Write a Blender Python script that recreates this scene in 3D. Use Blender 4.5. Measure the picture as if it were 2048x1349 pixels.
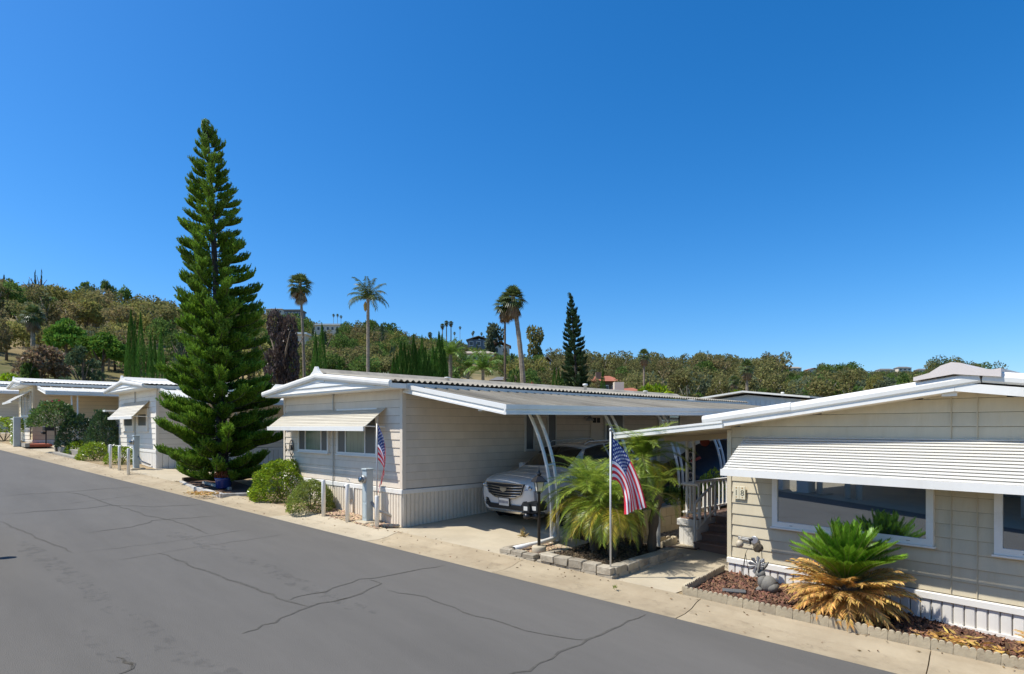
import bpy, math, random
import numpy as np
from mathutils import Vector, Matrix
random.seed(11); RNG = np.random.default_rng(11)
SC = bpy.context.scene; COL = SC.collection
for _o in list(bpy.data.objects): bpy.data.objects.remove(_o)

# ------------------------------------------------------------------ camera
CAMZ = 2.66; FPX = 1240.0; CX, YH = 1024.0, 855.0
FW = Vector((-.7146, .6997, 0)); RT = Vector((.6997, .7146, 0))
cd = bpy.data.cameras.new('camera'); cam = bpy.data.objects.new('camera', cd); COL.objects.link(cam)
cd.sensor_width = 36; cd.lens = 36 * FPX / 2048; cd.shift_y = (YH - 674.5) / 2048
cd.clip_start = .05; cd.clip_end = 6000
cam.location = (0, 0, CAMZ); cam.rotation_euler = (math.pi / 2, 0, math.atan2(.7146, .6997))
SC.camera = cam
# ------------------------------------------------------------------ sky and sun
SUN_D = Vector((.498, .667, -1.27)).normalized()
SUN_EL = math.asin(-SUN_D.z); SUN_AZ = math.atan2(-SUN_D.x, -SUN_D.y)
W = bpy.data.worlds.new('World'); SC.world = W; W.use_nodes = True
nt = W.node_tree; nt.nodes.clear()
sk = nt.nodes.new('ShaderNodeTexSky'); sk.sky_type = 'NISHITA'; sk.sun_disc = False
sk.sun_elevation = SUN_EL; sk.sun_rotation = SUN_AZ; sk.altitude = 300
sk.air_density = 1.0; sk.dust_density = 1.0; sk.ozone_density = 8.0
hs = nt.nodes.new('ShaderNodeHueSaturation'); hs.inputs['Saturation'].default_value = 1.27
bgn = nt.nodes.new('ShaderNodeBackground'); bgn.inputs['Strength'].default_value = .118
wo = nt.nodes.new('ShaderNodeOutputWorld')
nt.links.new(sk.outputs[0], hs.inputs['Color']); nt.links.new(hs.outputs[0], bgn.inputs['Color']); nt.links.new(bgn.outputs[0], wo.inputs[0])
sd = bpy.data.lights.new('sun', 'SUN'); sun = bpy.data.objects.new('sun', sd); COL.objects.link(sun)
sd.energy = 3.6; sd.angle = math.radians(.53); sd.color = (1, .975, .93)
sun.rotation_euler = SUN_D.to_track_quat('-Z', 'Y').to_euler(); sun.location = (-20, -30, 60)
SC.view_settings.view_transform = 'Standard'; SC.view_settings.look = 'None'
SC.view_settings.exposure = 0.6; SC.view_settings.gamma = 1; SC.view_settings.use_curve_mapping = False
SC.render.engine = 'CYCLES'; SC.cycles.max_bounces = 6; SC.cycles.transparent_max_bounces = 8

# ------------------------------------------------------------------ helpers
def grade(x): return -.0475 * max(-62., min(14., x))
def edge_y(x): return 7.64 + .133 * x                      # kerb-side edge of the asphalt
def ray(px, py):
    d = FW + RT * ((px - CX) / FPX); d.z = -(py - YH) / FPX; return d
def on_ground(px, py, off=0.):
    d = ray(px, py); t = (off - CAMZ) / (d.z + .0475 * d.x); p = d * t; p.z += CAMZ; return p
def at_depth(px, py, t):
    p = ray(px, py) * t; p.z += CAMZ; return p

class MB:
    def __init__(s): s.v = []; s.f = []; s.m = []; s.cm = 0
    def add(s, vs, fs, T=None):
        o = len(s.v)
        s.v += [tuple(T @ Vector(v)) for v in vs] if T is not None else [tuple(v) for v in vs]
        for f in fs: s.f.append(tuple(i + o for i in f)); s.m.append(s.cm)
        return s
    def box(s, x0, x1, y0, y1, z0, z1, T=None):
        return s.add([(x0,y0,z0),(x1,y0,z0),(x1,y1,z0),(x0,y1,z0),(x0,y0,z1),(x1,y0,z1),(x1,y1,z1),(x0,y1,z1)],
                     [(0,3,2,1),(4,5,6,7),(0,1,5,4),(1,2,6,5),(2,3,7,6),(3,0,4,7)], T)
    def bev(s, x0, x1, y0, y1, z0, z1, b=.01, T=None):        # box with chamfered top and vertical edges
        v = []
        for z, k in ((z0, 0), (z1 - b, 0), (z1, b)):
            a, c, d, e = x0 + k, x1 - k, y0 + k, y1 - k
            v += [(a+b,d,z),(c-b,d,z),(c,d+b,z),(c,e-b,z),(c-b,e,z),(a+b,e,z),(a,e-b,z),(a,d+b,z)]
        f = [tuple(range(7, -1, -1)), tuple(range(16, 24))]
        for l in (0, 8):
            for i in range(8): j = (i + 1) % 8; f.append((l+i, l+j, l+8+j, l+8+i))
        return s.add(v, f, T)
    def prism(s, poly, y0, y1, T=None):                     # poly in (x, z), extruded along y
        n = len(poly)
        v = [(x, y0, z) for x, z in poly] + [(x, y1, z) for x, z in poly]
        f = [tuple(range(n)), tuple(range(2*n-1, n-1, -1))]
        for i in range(n): j = (i + 1) % n; f.append((i, i + n, j + n, j))
        return s.add(v, f, T)
    def tube(s, pts, r, n=8, cap=True, T=None):
        pts = [Vector(p) for p in pts]; rs = r if isinstance(r, (list, tuple)) else [r] * len(pts)
        v = []; f = []; up = Vector((0, 0, 1))
        for i, p in enumerate(pts):
            d = (pts[min(i+1, len(pts)-1)] - pts[max(i-1, 0)])
            d = d.normalized() if d.length > 1e-9 else up
            a = d.cross(up if abs(d.z) < .95 else Vector((1, 0, 0))).normalized(); b = a.cross(d)
            for k in range(n):
                t = 2 * math.pi * (k + .5) / n; v.append(p + (a * math.cos(t) + b * math.sin(t)) * rs[i])
        for i in range(len(pts) - 1):
            for k in range(n): q = (k + 1) % n; f.append((i*n+k, (i+1)*n+k, (i+1)*n+q, i*n+q))
        if cap: f.append(tuple(range(n))); f.append(tuple(range(len(v)-1, len(v)-n-1, -1)))
        return s.add(v, f, T)
    def lathe(s, prof, n=16, T=None, c=(0, 0, 0)):           # prof: (radius, z)
        v = []; f = []
        for r, z in prof:
            for k in range(n):
                t = 2 * math.pi * k / n; v.append((c[0] + r * math.cos(t), c[1] + r * math.sin(t), c[2] + z))
        for i in range(len(prof) - 1):
            for k in range(n): q = (k + 1) % n; f.append((i*n+k, i*n+q, (i+1)*n+q, (i+1)*n+k))
        f.append(tuple(range(n-1, -1, -1))); f.append(tuple(range(len(v)-n, len(v))))
        return s.add(v, f, T)
    def grid(s, fn, nu, nv, T=None):
        v = [fn(i / nu, j / nv) for j in range(nv + 1) for i in range(nu + 1)]
        f = [(j*(nu+1)+i, j*(nu+1)+i+1, (j+1)*(nu+1)+i+1, (j+1)*(nu+1)+i) for j in range(nv) for i in range(nu)]
        return s.add(v, f, T)
    def mesh(s, name, mats, smooth=False):
        me = bpy.data.meshes.new(name); me.from_pydata(s.v, [], s.f)
        for m in (mats if isinstance(mats, (list, tuple)) else [mats]): me.materials.append(m)
        if any(s.m): me.polygons.foreach_set('material_index', s.m)
        if smooth: me.polygons.foreach_set('use_smooth', [True] * len(me.polygons))
        me.update(); return me

def link(name, data, parent=None, loc=None, rz=None, sc=None):
    o = bpy.data.objects.new(name, data); COL.objects.link(o)
    if parent is not None: o.parent = parent
    if loc is not None: o.location = loc
    if rz is not None: o.rotation_euler = rz if isinstance(rz, (tuple, list)) else (0, 0, rz)
    if sc is not None: o.scale = sc if isinstance(sc, (tuple, list)) else (sc, sc, sc)
    return o
def tag(o, label=None, cat=None, group=None, kind=None):
    if label: o['label'] = label
    if cat: o['category'] = cat
    if group: o['group'] = group
    if kind: o['kind'] = kind
    return o
def thing(name, label, cat, loc=(0, 0, 0), rz=0, group=None, sc=None):
    return tag(link(name, None, None, loc, rz, sc), label, cat, group)
def part(name, mb, mats, parent, smooth=False, loc=None, rz=None, label=None, sc=None):
    return tag(link(name, mb.mesh(name, mats, smooth), parent, loc, rz, sc), label)
def single(name, mb, mats, label, cat, loc=(0, 0, 0), rz=0, group=None, smooth=False, sc=None):
    return tag(link(name, mb.mesh(name, mats, smooth), None, loc, rz, sc), label, cat, group)
def struct(name, mb, mats, smooth=False):
    return tag(link(name, mb.mesh(name, mats, smooth)), kind='structure')
KIDS = {}
def kids(o): return [c for c in bpy.data.objects if c.parent == o]
def copy_tree(o, loc=None, rz=None, sc=None, label=None, group=None, parent=None):
    c = o.copy(); COL.objects.link(c)
    if parent is not None: c.parent = parent
    if loc is not None: c.location = loc
    if rz is not None: c.rotation_euler = rz if isinstance(rz, (tuple, list)) else (0, 0, rz)
    if sc is not None: c.scale = sc if isinstance(sc, (tuple, list)) else (sc, sc, sc)
    if label: c['label'] = label
    if group: c['group'] = group
    ks = KIDS.get(o.name)
    if ks is None: ks = KIDS[o.name] = kids(o)
    for k in ks: copy_tree(k, parent=c)
    return c

# ------------------------------------------------------------------ materials
def pbr(name, col, rough=.6, metal=0., var=.1, vs=2., bump=0., bs=40., col2=None, c2s=1.5, c2t=.55, c2w=.12, stretch=(1, 1, 1),
        island=0., objrand=0., trans=0., spec=.5, coat=0., sat=None, huev=0.):
    m = bpy.data.materials.new(name); m.use_nodes = True; t = m.node_tree; N = t.nodes; Lk = t.links.new
    col = (col[0], col[1] * .955, col[2] * .86); col2 = col2 and (col2[0], col2[1] * .955, col2[2] * .86)
    b = N['Principled BSDF']; out = N['Material Output']
    b.inputs['Roughness'].default_value = rough; b.inputs['Metallic'].default_value = metal
    b.inputs['Specular IOR Level'].default_value = spec; b.inputs['Coat Weight'].default_value = coat
    tc = N.new('ShaderNodeTexCoord'); mp = N.new('ShaderNodeMapping'); mp.inputs['Scale'].default_value = stretch
    Lk(tc.outputs['Object'], mp.inputs['Vector'])
    oi = N.new('ShaderNodeObjectInfo')
    off = N.new('ShaderNodeVectorMath'); off.operation = 'ADD'
    sc_ = N.new('ShaderNodeMath'); sc_.operation = 'MULTIPLY'; sc_.inputs[1].default_value = 37.
    Lk(oi.outputs['Random'], sc_.inputs[0]); Lk(mp.outputs[0], off.inputs[0]); Lk(sc_.outputs[0], off.inputs[1])
    no = N.new('ShaderNodeTexNoise'); no.inputs['Scale'].default_value = vs; no.inputs['Detail'].default_value = 6; no.inputs['Roughness'].default_value = .65
    Lk(off.outputs[0], no.inputs['Vector'])
    rm = N.new('ShaderNodeMapRange'); rm.inputs[1].default_value = .3; rm.inputs[2].default_value = .7
    rm.inputs[3].default_value = 1 - var; rm.inputs[4].default_value = 1 + var
    Lk(no.outputs['Fac'], rm.inputs[0])
    cur = N.new('ShaderNodeRGB'); cur.outputs[0].default_value = (*col, 1); cur = cur.outputs[0]
    if col2 is not None:
        n2 = N.new('ShaderNodeTexNoise'); n2.inputs['Scale'].default_value = c2s; n2.inputs['Detail'].default_value = 7; n2.inputs['Roughness'].default_value = .7
        Lk(off.outputs[0], n2.inputs['Vector'])
        r2 = N.new('ShaderNodeMapRange'); r2.inputs[1].default_value = c2t - c2w; r2.inputs[2].default_value = c2t + c2w; Lk(n2.outputs['Fac'], r2.inputs[0])
        mx = N.new('ShaderNodeMix'); mx.data_type = 'RGBA'; Lk(r2.outputs[0], mx.inputs[0]); Lk(cur, mx.inputs[6]); mx.inputs[7].default_value = (*col2, 1); cur = mx.outputs[2]
    fac = rm.outputs[0]
    def mul(a, src, amt):
        r = N.new('ShaderNodeMapRange'); r.inputs[3].default_value = 1 - amt; r.inputs[4].default_value = 1 + amt; Lk(src, r.inputs[0])
        q = N.new('ShaderNodeMath'); q.operation = 'MULTIPLY'; Lk(a, q.inputs[0]); Lk(r.outputs[0], q.inputs[1]); return q.outputs[0]
    ge = N.new('ShaderNodeNewGeometry') if island else None
    if island: fac = mul(fac, ge.outputs['Random Per Island'], island)
    if objrand: fac = mul(fac, oi.outputs['Random'], objrand)
    vm = N.new('ShaderNodeVectorMath'); vm.operation = 'SCALE'; Lk(cur, vm.inputs[0]); Lk(fac, vm.inputs[3]); cur = vm.outputs[0]
    if huev:
        hn = N.new('ShaderNodeHueSaturation'); r = N.new('ShaderNodeMapRange'); r.inputs[3].default_value = .5 - huev; r.inputs[4].default_value = .5 + huev
        q = N.new('ShaderNodeMath'); q.operation = 'FRACT'; q2 = N.new('ShaderNodeMath'); q2.operation = 'MULTIPLY'; q2.inputs[1].default_value = 7.31
        Lk(ge.outputs['Random Per Island'] if island else oi.outputs['Random'], q2.inputs[0]); Lk(q2.outputs[0], q.inputs[0]); Lk(q.outputs[0], r.inputs[0])
        Lk(r.outputs[0], hn.inputs['Hue']); Lk(cur, hn.inputs['Color']); cur = hn.outputs[0]
    Lk(cur, b.inputs['Base Color'])
    if bump:
        nb = N.new('ShaderNodeTexNoise'); nb.inputs['Scale'].default_value = bs; nb.inputs['Detail'].default_value = 4; Lk(off.outputs[0], nb.inputs['Vector'])
        bp = N.new('ShaderNodeBump'); bp.inputs['Strength'].default_value = bump; bp.inputs['Distance'].default_value = .01
        Lk(nb.outputs['Fac'], bp.inputs['Height']); Lk(bp.outputs[0], b.inputs['Normal'])
    if trans:
        tr = N.new('ShaderNodeBsdfTranslucent'); Lk(cur, tr.inputs['Color']); ms = N.new('ShaderNodeMixShader'); ms.inputs[0].default_value = trans
        Lk(b.outputs[0], ms.inputs[1]); Lk(tr.outputs[0], ms.inputs[2]); Lk(ms.outputs[0], out.inputs['Surface'])
    return m
def leaf(name, col, trans=.3, island=.45, rough=.5, huev=.02, objrand=.12, spec=.4):
    return pbr(name, col, rough=rough, var=.12, vs=.8, island=island, trans=trans, huev=huev, objrand=objrand, spec=spec)
def glassy(name, col, refl=.5, rough=.015):
    m = bpy.data.materials.new(name); m.use_nodes = True; t = m.node_tree; N = t.nodes; b = N['Principled BSDF']
    b.inputs['Base Color'].default_value = (*col, 1); b.inputs['Roughness'].default_value = .25
    g = N.new('ShaderNodeBsdfGlossy'); g.inputs['Roughness'].default_value = rough; g.inputs['Color'].default_value = (.86, .93, 1, 1)
    lw = N.new('ShaderNodeFresnel'); lw.inputs['IOR'].default_value = 1.5
    ad = N.new('ShaderNodeMath'); ad.operation = 'ADD'; ad.inputs[1].default_value = refl; ad.use_clamp = True; t.links.new(lw.outputs[0], ad.inputs[0])
    ms = N.new('ShaderNodeMixShader'); t.links.new(ad.outputs[0], ms.inputs[0]); t.links.new(b.outputs[0], ms.inputs[1]); t.links.new(g.outputs[0], ms.inputs[2])
    t.links.new(ms.outputs[0], N['Material Output'].inputs['Surface']); return m

ASPH = pbr('asphalt', (.139, .134, .128), rough=.9, var=.1, vs=1.1, stretch=(.22, 1, 1), bump=.6, bs=160, col2=(.124, .12, .114), c2s=.35, c2t=.52, c2w=.2, spec=.25)
CRACK = pbr('crack_filler', (.10, .096, .088), rough=.85, var=.25, vs=14, bump=.4, bs=80, spec=.25)
CONC = pbr('concrete', (.44, .37, .265), rough=.9, var=.1, vs=1.6, bump=.35, bs=90, col2=(.34, .275, .19), c2s=1.1, c2t=.56, c2w=.16, objrand=.06, spec=.2)
CONC2 = pbr('pale_concrete', (.51, .45, .345), rough=.9, var=.07, vs=2.2, bump=.3, bs=90, col2=(.44, .38, .285), c2s=.8, c2t=.56, c2w=.2, spec=.2)
DIRT = pbr('dry_dirt', (.36, .28, .18), rough=.95, var=.2, vs=3, bump=.6, bs=30, col2=(.26, .2, .12), c2s=2, spec=.15)
HILL = pbr('hill_soil', (.30, .235, .13), rough=.95, var=.25, vs=.05, col2=(.11, .115, .045), c2s=.03, c2t=.48, c2w=.1, spec=.1)
WHITE = pbr('white_metal', (.80, .80, .79), rough=.45, var=.04, vs=1.2, col2=(.70, .69, .66), c2s=.9, c2t=.62, stretch=(1, 1, .4))
WHITE2 = pbr('white_paint', (.82, .815, .80), rough=.5, var=.04, vs=3, col2=(.68, .66, .62), c2s=2.5, c2t=.66)
TRIM = pbr('grey_white_trim', (.66, .66, .65), rough=.45, var=.05, vs=2)
SID1 = pbr('tan_siding', (.60, .54, .41), rough=.6, var=.07, vs=1.5, bump=.15, bs=14, stretch=(2.2, 1, .3), objrand=.035, col2=(.55, .475, .335), c2s=2.0, c2t=.62)
SID2 = pbr('beige_siding', (.72, .645, .555), rough=.6, var=.07, vs=1.2, bump=.12, bs=12, stretch=(2.2, 2.2, .3), col2=(.67, .59, .495), c2s=.8, c2t=.6, objrand=.02)
SID3 = pbr('white_siding', (.80, .76, .70), rough=.6, var=.05, vs=1.2, objrand=.02)
SID4 = pbr('cream_siding', (.74, .63, .44), rough=.6, var=.05, vs=1.2, objrand=.02)
SKIRT = pbr('skirting_metal', (.80, .73, .63), rough=.5, var=.06, vs=3, objrand=.05, col2=(.56, .5, .42), c2s=3, c2t=.66)
SKIRTW = pbr('white_skirting', (.80, .79, .77), rough=.5, var=.05, vs=3, objrand=.04)
AWN1 = pbr('awning_white', (.66, .66, .64), rough=.4, var=.05, vs=1.4, stretch=(.2, 1, 1), objrand=.03)
AWN2 = pbr('awning_beige', (.60, .57, .50), rough=.5, var=.08, vs=1.5, stretch=(.2, 1, 1), objrand=.06, col2=(.46, .42, .35), c2s=1.2, c2t=.6)
ROOFG = pbr('weathered_roofing', (.36, .33, .27), rough=.8, var=.15, vs=2.5, col2=(.22, .195, .155), c2s=1.6, c2t=.55, stretch=(1, 1, 1), objrand=.08)
ROOFC = pbr('carport_pan', (.34, .315, .27), rough=.6, var=.1, vs=1.5, col2=(.22, .2, .165), c2s=1.2, c2t=.52, stretch=(.25, 2, 1), objrand=.22)
ROOFW = pbr('white_roofing', (.70, .69, .65), rough=.6, var=.08, vs=.8)
SOFF = pbr('soffit_paint', (.68, .59, .47), rough=.7, var=.05)
SHEATH_SHADE = pbr('gap_shade_sheathing', (.20, .17, .125), rough=.9)  # backing coloured dark so the gaps between siding boards read as shade
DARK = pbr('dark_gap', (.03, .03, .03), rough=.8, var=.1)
BLACK = pbr('black_metal', (.022, .022, .024), rough=.4, var=.15)
GLASS1 = glassy('reflective_glass', (.012, .016, .02), .36)
GLASS2 = glassy('window_glass', (.03, .05, .05), .12)
CURT = pbr('green_curtain_glass', (.10, .17, .135), rough=.15, var=.25, vs=2.5, stretch=(6, 1, .4), spec=.8)
SCREEN = pbr('insect_screen', (.075, .08, .085), rough=.35, var=.1, spec=.6)
STEEL = pbr('pedestal_paint', (.44, .52, .56), rough=.5, var=.06, vs=3)
GREYM = pbr('galvanised', (.42, .43, .44), rough=.4, metal=.5, var=.12, vs=5)
MULCH = pbr('bark_chip', (.15, .075, .045), rough=.9, var=.3, vs=6, island=.75, huev=.02)
MULCHB = pbr('bark_bed', (.09, .05, .032), rough=.95, var=.35, vs=14, bump=.8, bs=40)
LITTER = pbr('palm_litter', (.11, .082, .05), rough=.95, var=.3, vs=6, island=.8, huev=.015)
GRAV = pbr('gravel_stone', (.42, .31, .21), rough=.85, var=.2, vs=6, island=.5, huev=.03)
GRAVG = pbr('grey_gravel', (.20, .18, .15), rough=.9, var=.3, vs=6, island=.5)
STONE = pbr('wall_stone', (.42, .375, .30), rough=.9, var=.2, vs=5, bump=.9, bs=22, col2=(.24, .205, .16), c2s=3.5, c2t=.57, objrand=.15)
BLOCK = pbr('tan_block', (.55, .455, .30), rough=.9, var=.1, vs=4, bump=.5, bs=50, objrand=.07)
SCAL = pbr('scallop_concrete', (.46, .40, .29), rough=.9, var=.15, vs=5, bump=.5, bs=45, col2=(.36, .3, .22), c2s=4, c2t=.6, objrand=.1)
WOODB = pbr('brown_decking', (.25, .16, .125), rough=.6, var=.15, vs=3, stretch=(1, 6, 6))
BARK = pbr('bark', (.14, .105, .075), rough=.95, var=.3, vs=4, bump=.8, bs=14)
PTRUNK = pbr('palm_trunk', (.27, .225, .175), rough=.9, var=.35, vs=3, bump=.8, bs=9, stretch=(1, 1, 3))
NTRUNK = pbr('araucaria_trunk', (.06, .048, .04), rough=.9, var=.25, vs=3, bump=.8, bs=10, stretch=(1, 1, 4))
# ================================================================== setting: ground, hills, road, gutter
RIDGE = [(-900,230,640,10),(-300,225,590,10),(0,220,566,10),(100,222,584,9),(300,235,606,9),(420,300,612,9),(560,430,632,8),(650,430,648,8),(750,430,664,9),
         (900,430,684,9),(1000,430,702,9),(1100,390,712,14),(1250,350,716,15),(1380,380,722,15),(1480,450,734,12),(1600,650,746,8),(1750,700,750,7),
         (1900,700,743,7),(2048,700,750,7),(2900,700,775,7)]
def ridge(px):
    px = max(RIDGE[0][0], min(RIDGE[-1][0], px))
    for a, b in zip(RIDGE, RIDGE[1:]):
        if px <= b[0]:
            t = (px - a[0]) / (b[0] - a[0]); Dr = a[1] + (b[1] - a[1]) * t
            y = a[2] + (b[2] - a[2]) * t; th = a[3] + (b[3] - a[3]) * t
            return Dr, CAMZ + (YH - y) / FPX * Dr - th
def terrain(x, y):
    base = grade(x) - .03
    D = x * FW.x + y * FW.y; R = x * RT.x + y * RT.y
    rho = math.hypot(D, R); th = math.degrees(math.atan2(R, D)); k = max(0., min(1., (85 - abs(th)) / 25.))
    if k <= 0 or rho < 62: return base
    tc = max(-55., min(55., th)); px = CX + FPX * math.tan(math.radians(tc)); De = rho * math.cos(math.radians(tc))
    Dr, zr = ridge(px); t = (De - 62 * math.cos(math.radians(tc))) / (Dr - 62)
    w = 2.2 * math.sin(x * .045 + 1.3) * math.sin(y * .038) + 1.1 * math.sin(x * .11) * math.cos(y * .13 + .6)
    if t <= 1: z = base + (zr - base) * (max(0, t) ** .92) + w * min(1, max(0, t) * 5) * (1 - t) ** .5
    else: z = zr - (De - Dr) * .18
    return base + (max(z, -15.) - base) * k
def polar(rings, name, mat):
    mb = MB(); na = 240; v = []; f = []
    for r in rings:
        for k in range(na):
            t = 2 * math.pi * k / na; x, y = r * math.cos(t), r * math.sin(t); v.append((x, y, terrain(x, y)))
    for i in range(len(rings) - 1):
        for k in range(na): q = (k + 1) % na; f.append((i*na+k, (i+1)*na+k, (i+1)*na+q, i*na+q))
    if name == 'ground': v.append((0, 0, terrain(0, 0))); f += [(len(v) - 1, k, (k + 1) % na) for k in range(na)]
    mb.add(v, f); return struct(name, mb, mat, True)
polar([1.5, 5, 10, 16, 22, 30, 38, 46, 54, 62], 'ground', DIRT)
polar([62 * 1.06 ** i for i in range(0, 70)], 'hillside', HILL)

def strip(name, xs, ya, yb, dz, mat, ny=1):                   # sheet between two y-functions that follows the grade
    mb = MB(); v = []; f = []
    for x in xs:
        for j in range(ny + 1):
            y = ya(x) + (yb(x) - ya(x)) * j / ny; v.append((x, y, grade(x) + dz(x, y)))
    for i in range(len(xs) - 1):
        for j in range(ny): a = i * (ny + 1) + j; f.append((a, a + ny + 1, a + ny + 2, a + 1))
    mb.add(v, f); return struct(name, mb, mat)
XS = [-90, -62] + list(np.arange(-60, 15, 2.0)) + [30]
ROAD_W = 7.6
road = strip('road', XS, lambda x: edge_y(x) - ROAD_W, edge_y, lambda x, y: 0., ASPH)
strip('soil', XS, lambda x: edge_y(x) + .8, lambda x: 40., lambda x, y: .045, DIRT)
strip('pavement', XS, lambda x: -30., lambda x: edge_y(x) - ROAD_W, lambda x, y: .004, CONC2)

# concrete gutter of separately cast slabs
EDV = Vector((1, .133, 0)).normalized(); EDN = Vector((-EDV.y, EDV.x, 0))
gut = tag(link('gutter', None, None, (0, 0, 0)), kind='structure')
PROF = [(0.004, .002), (.30, -.012), (.52, .004), (.70, .05), (.86, .062)]
L0 = -60.; pale = on_ground(672, 1050).x
cuts = [-64.]
while cuts[-1] < 12: cuts.append(cuts[-1] + random.uniform(2.5, 3.4))
for a, b in zip(cuts, cuts[1:]):
    mb = MB(); v = []; a2, b2 = a + .006, b - .006; jz = random.uniform(-.002, .003)
    for x in (a2, b2):
        for d, z in PROF:
            p = Vector((x, edge_y(x), 0)) + EDN * d; v.append((p.x, p.y, grade(p.x) + z + jz))
        for d in (.86, .004): p = Vector((x, edge_y(x), 0)) + EDN * d; v.append((p.x, p.y, grade(p.x) - .06))
    n = 7; f = [(i, i + 1, n + i + 1, n + i) for i in range(6)] + [(6, 0, n, n + 6), (0, 6, 5, 4, 3, 2, 1), (7, 8, 9, 10, 11, 12, 13)]
    mb.add(v, [q[::-1] for q in f]); is_pale = a < pale < b
    part('concrete_slab', mb, CONC2 if is_pale else CONC, gut, label='pale newer slab of the gutter' if is_pale else None)

# crack filler on the asphalt
def crack(pts, w, mat=CRACK, name='crack', jit=.02):
    P = [on_ground(*p) for p in pts]; Q = []
    for a, b in zip(P, P[1:]):
        n = max(2, int((b - a).length / .18))
        for i in range(n):
            q = a.lerp(b, i / n); d = (b - a).normalized(); Q.append(q + Vector((-d.y, d.x, 0)) * random.gauss(0, jit))
    Q.append(P[-1]); mb = MB(); v = []
    for i, q in enumerate(Q):
        d = (Q[min(i+1, len(Q)-1)] - Q[max(i-1, 0)]).normalized(); s = Vector((-d.y, d.x, 0)); e = min(1., i / 2, (len(Q) - 1 - i) / 2) * .85 + .15
        ww = w * random.uniform(.5, 1.1) * e * .31
        for k in (1, -1): p = q + s * ww * k; v.append((p.x, p.y, grade(p.x) + .004))
    mb.add(v, [(2*i, 2*i+1, 2*i+3, 2*i+2) for i in range(len(Q) - 1)]); return part(name, mb, mat, road)
def c8(l): return [(x / 2.926, 900 + y / 2.926) for x, y in l]
CRACKT = pbr('faded_crack', (.105, .10, .093), rough=.9, var=.2, vs=10, spec=.2)
crack(c8([(0,275),(120,262),(380,248),(600,230),(850,215)]), .05, CRACKT)
crack(c8([(390,248),(480,262),(560,290),(650,320),(760,350),(850,385),(975,408),(1090,437),(1160,470),(1215,492)]), .075)
crack(c8([(0,378),(150,368),(400,350),(550,338),(650,322),(720,328),(900,334),(1200,320)]), .05, CRACKT)
crack(c8([(500,490),(640,468),(780,452),(860,430),(890,415),(1000,405),(1300,387)]), .05, CRACKT)
crack(c8([(350,322),(560,296),(880,258)]), .03, CRACKT)
crack(c8([(940,605),(1050,645),(1130,690),(1250,725),(1390,775),(1540,830),(1680,885),(1800,918)]), .07)
crack(c8([(1410,1075),(1500,1050),(1600,1010),(1700,965),(1800,920),(1950,885),(2048,865)]) + [(757,1171),(762,1165),(738,1160)], .06)
crack(c8([(1680,880),(1750,855),(1900,830),(2000,795)]) + [(720,1160),(800,1147),(890,1131)], .05)
crack([(776,1181),(850,1195),(930,1224),(980,1240),(1050,1262),(1130,1278),(1180,1281)], .05)
crack([(1290,1229),(1240,1252),(1180,1281),(1120,1306),(1050,1338),(1010,1352)], .06)
crack(c8([(0,420),(130,475),(240,525),(340,570),(420,600)]), .07, CRACKT)
crack(c8([(690,1325),(780,1280),(740,1240),(680,1215)]), .07)
crack(c8([(430,603),(700,575),(1050,530),(1480,462)]), .02, CRACKT)
crack(c8([(600,660),(920,610),(1240,555),(1700,490)]), .02, CRACKT)
# worn tyre tracks: patchy film with noise holes
def patchy(name, col, thr, sc, mx=.6):
    m = bpy.data.materials.new(name); m.use_nodes = True; t = m.node_tree; N = t.nodes; b = N['Principled BSDF']
    b.inputs['Base Color'].default_value = (*col, 1); b.inputs['Roughness'].default_value = .9; b.inputs['Specular IOR Level'].default_value = .2
    tc = N.new('ShaderNodeTexCoord'); no = N.new('ShaderNodeTexNoise'); no.inputs['Scale'].default_value = sc; no.inputs['Detail'].default_value = 8; no.inputs['Roughness'].default_value = .72
    t.links.new(tc.outputs['Object'], no.inputs['Vector']); r = N.new('ShaderNodeMapRange'); r.inputs[1].default_value = thr; r.inputs[2].default_value = thr + .09; r.inputs[4].default_value = mx
    t.links.new(no.outputs['Fac'], r.inputs[0]); t.links.new(r.outputs[0], b.inputs['Alpha']); return m
WEAR = patchy('tyre_wear', (.1, .096, .09), .50, 5.5, .16)
STAIN = patchy('damp_stain', (.27, .21, .14), .54, 4.5, .17)
def film(pts, w): crack(pts, w * 1.4, WEAR, 'stain', .01)
film(c8([(130,540),(220,620),(380,710),(540,830),(700,960),(860,1060),(1060,1200),(1300,1320)]) + [(500,1400)], .42)
film(c8([(980,480),(1180,545),(1350,610),(1480,660),(1650,740),(1850,830),(2030,890)]) + [(760,1230)], .4)
film(c8([(480,1060),(600,1160),(700,1225),(780,1290)]), .3)

# driveways and path
def dz_drive(x, y): return .052 + .042 * max(0., y - 7.3)
drive2 = strip('driveway', list(np.linspace(-10.95, -7.35, 5)), lambda x: edge_y(x) + .855, lambda x: 22.8, dz_drive, CONC2, 24)
strip('path', [-7.35, -6.5, -5.6, -4.72], lambda x: edge_y(x) + .855, lambda x: 13.2, lambda x, y: .056, CONC2)
strip('driveway', [-24.2, -22, -20.5], lambda x: edge_y(x) + .855, lambda x: 22., lambda x, y: .055, CONC2)
strip('driveway', [-36.9, -35, -33, -31.6], lambda x: edge_y(x) + .855, lambda x: 20., lambda x, y: .055, CONC2)
strip('driveway', [-58, -54, -47], lambda x: edge_y(x) + .855, lambda x: 20., lambda x, y: .055, CONC2)

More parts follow.
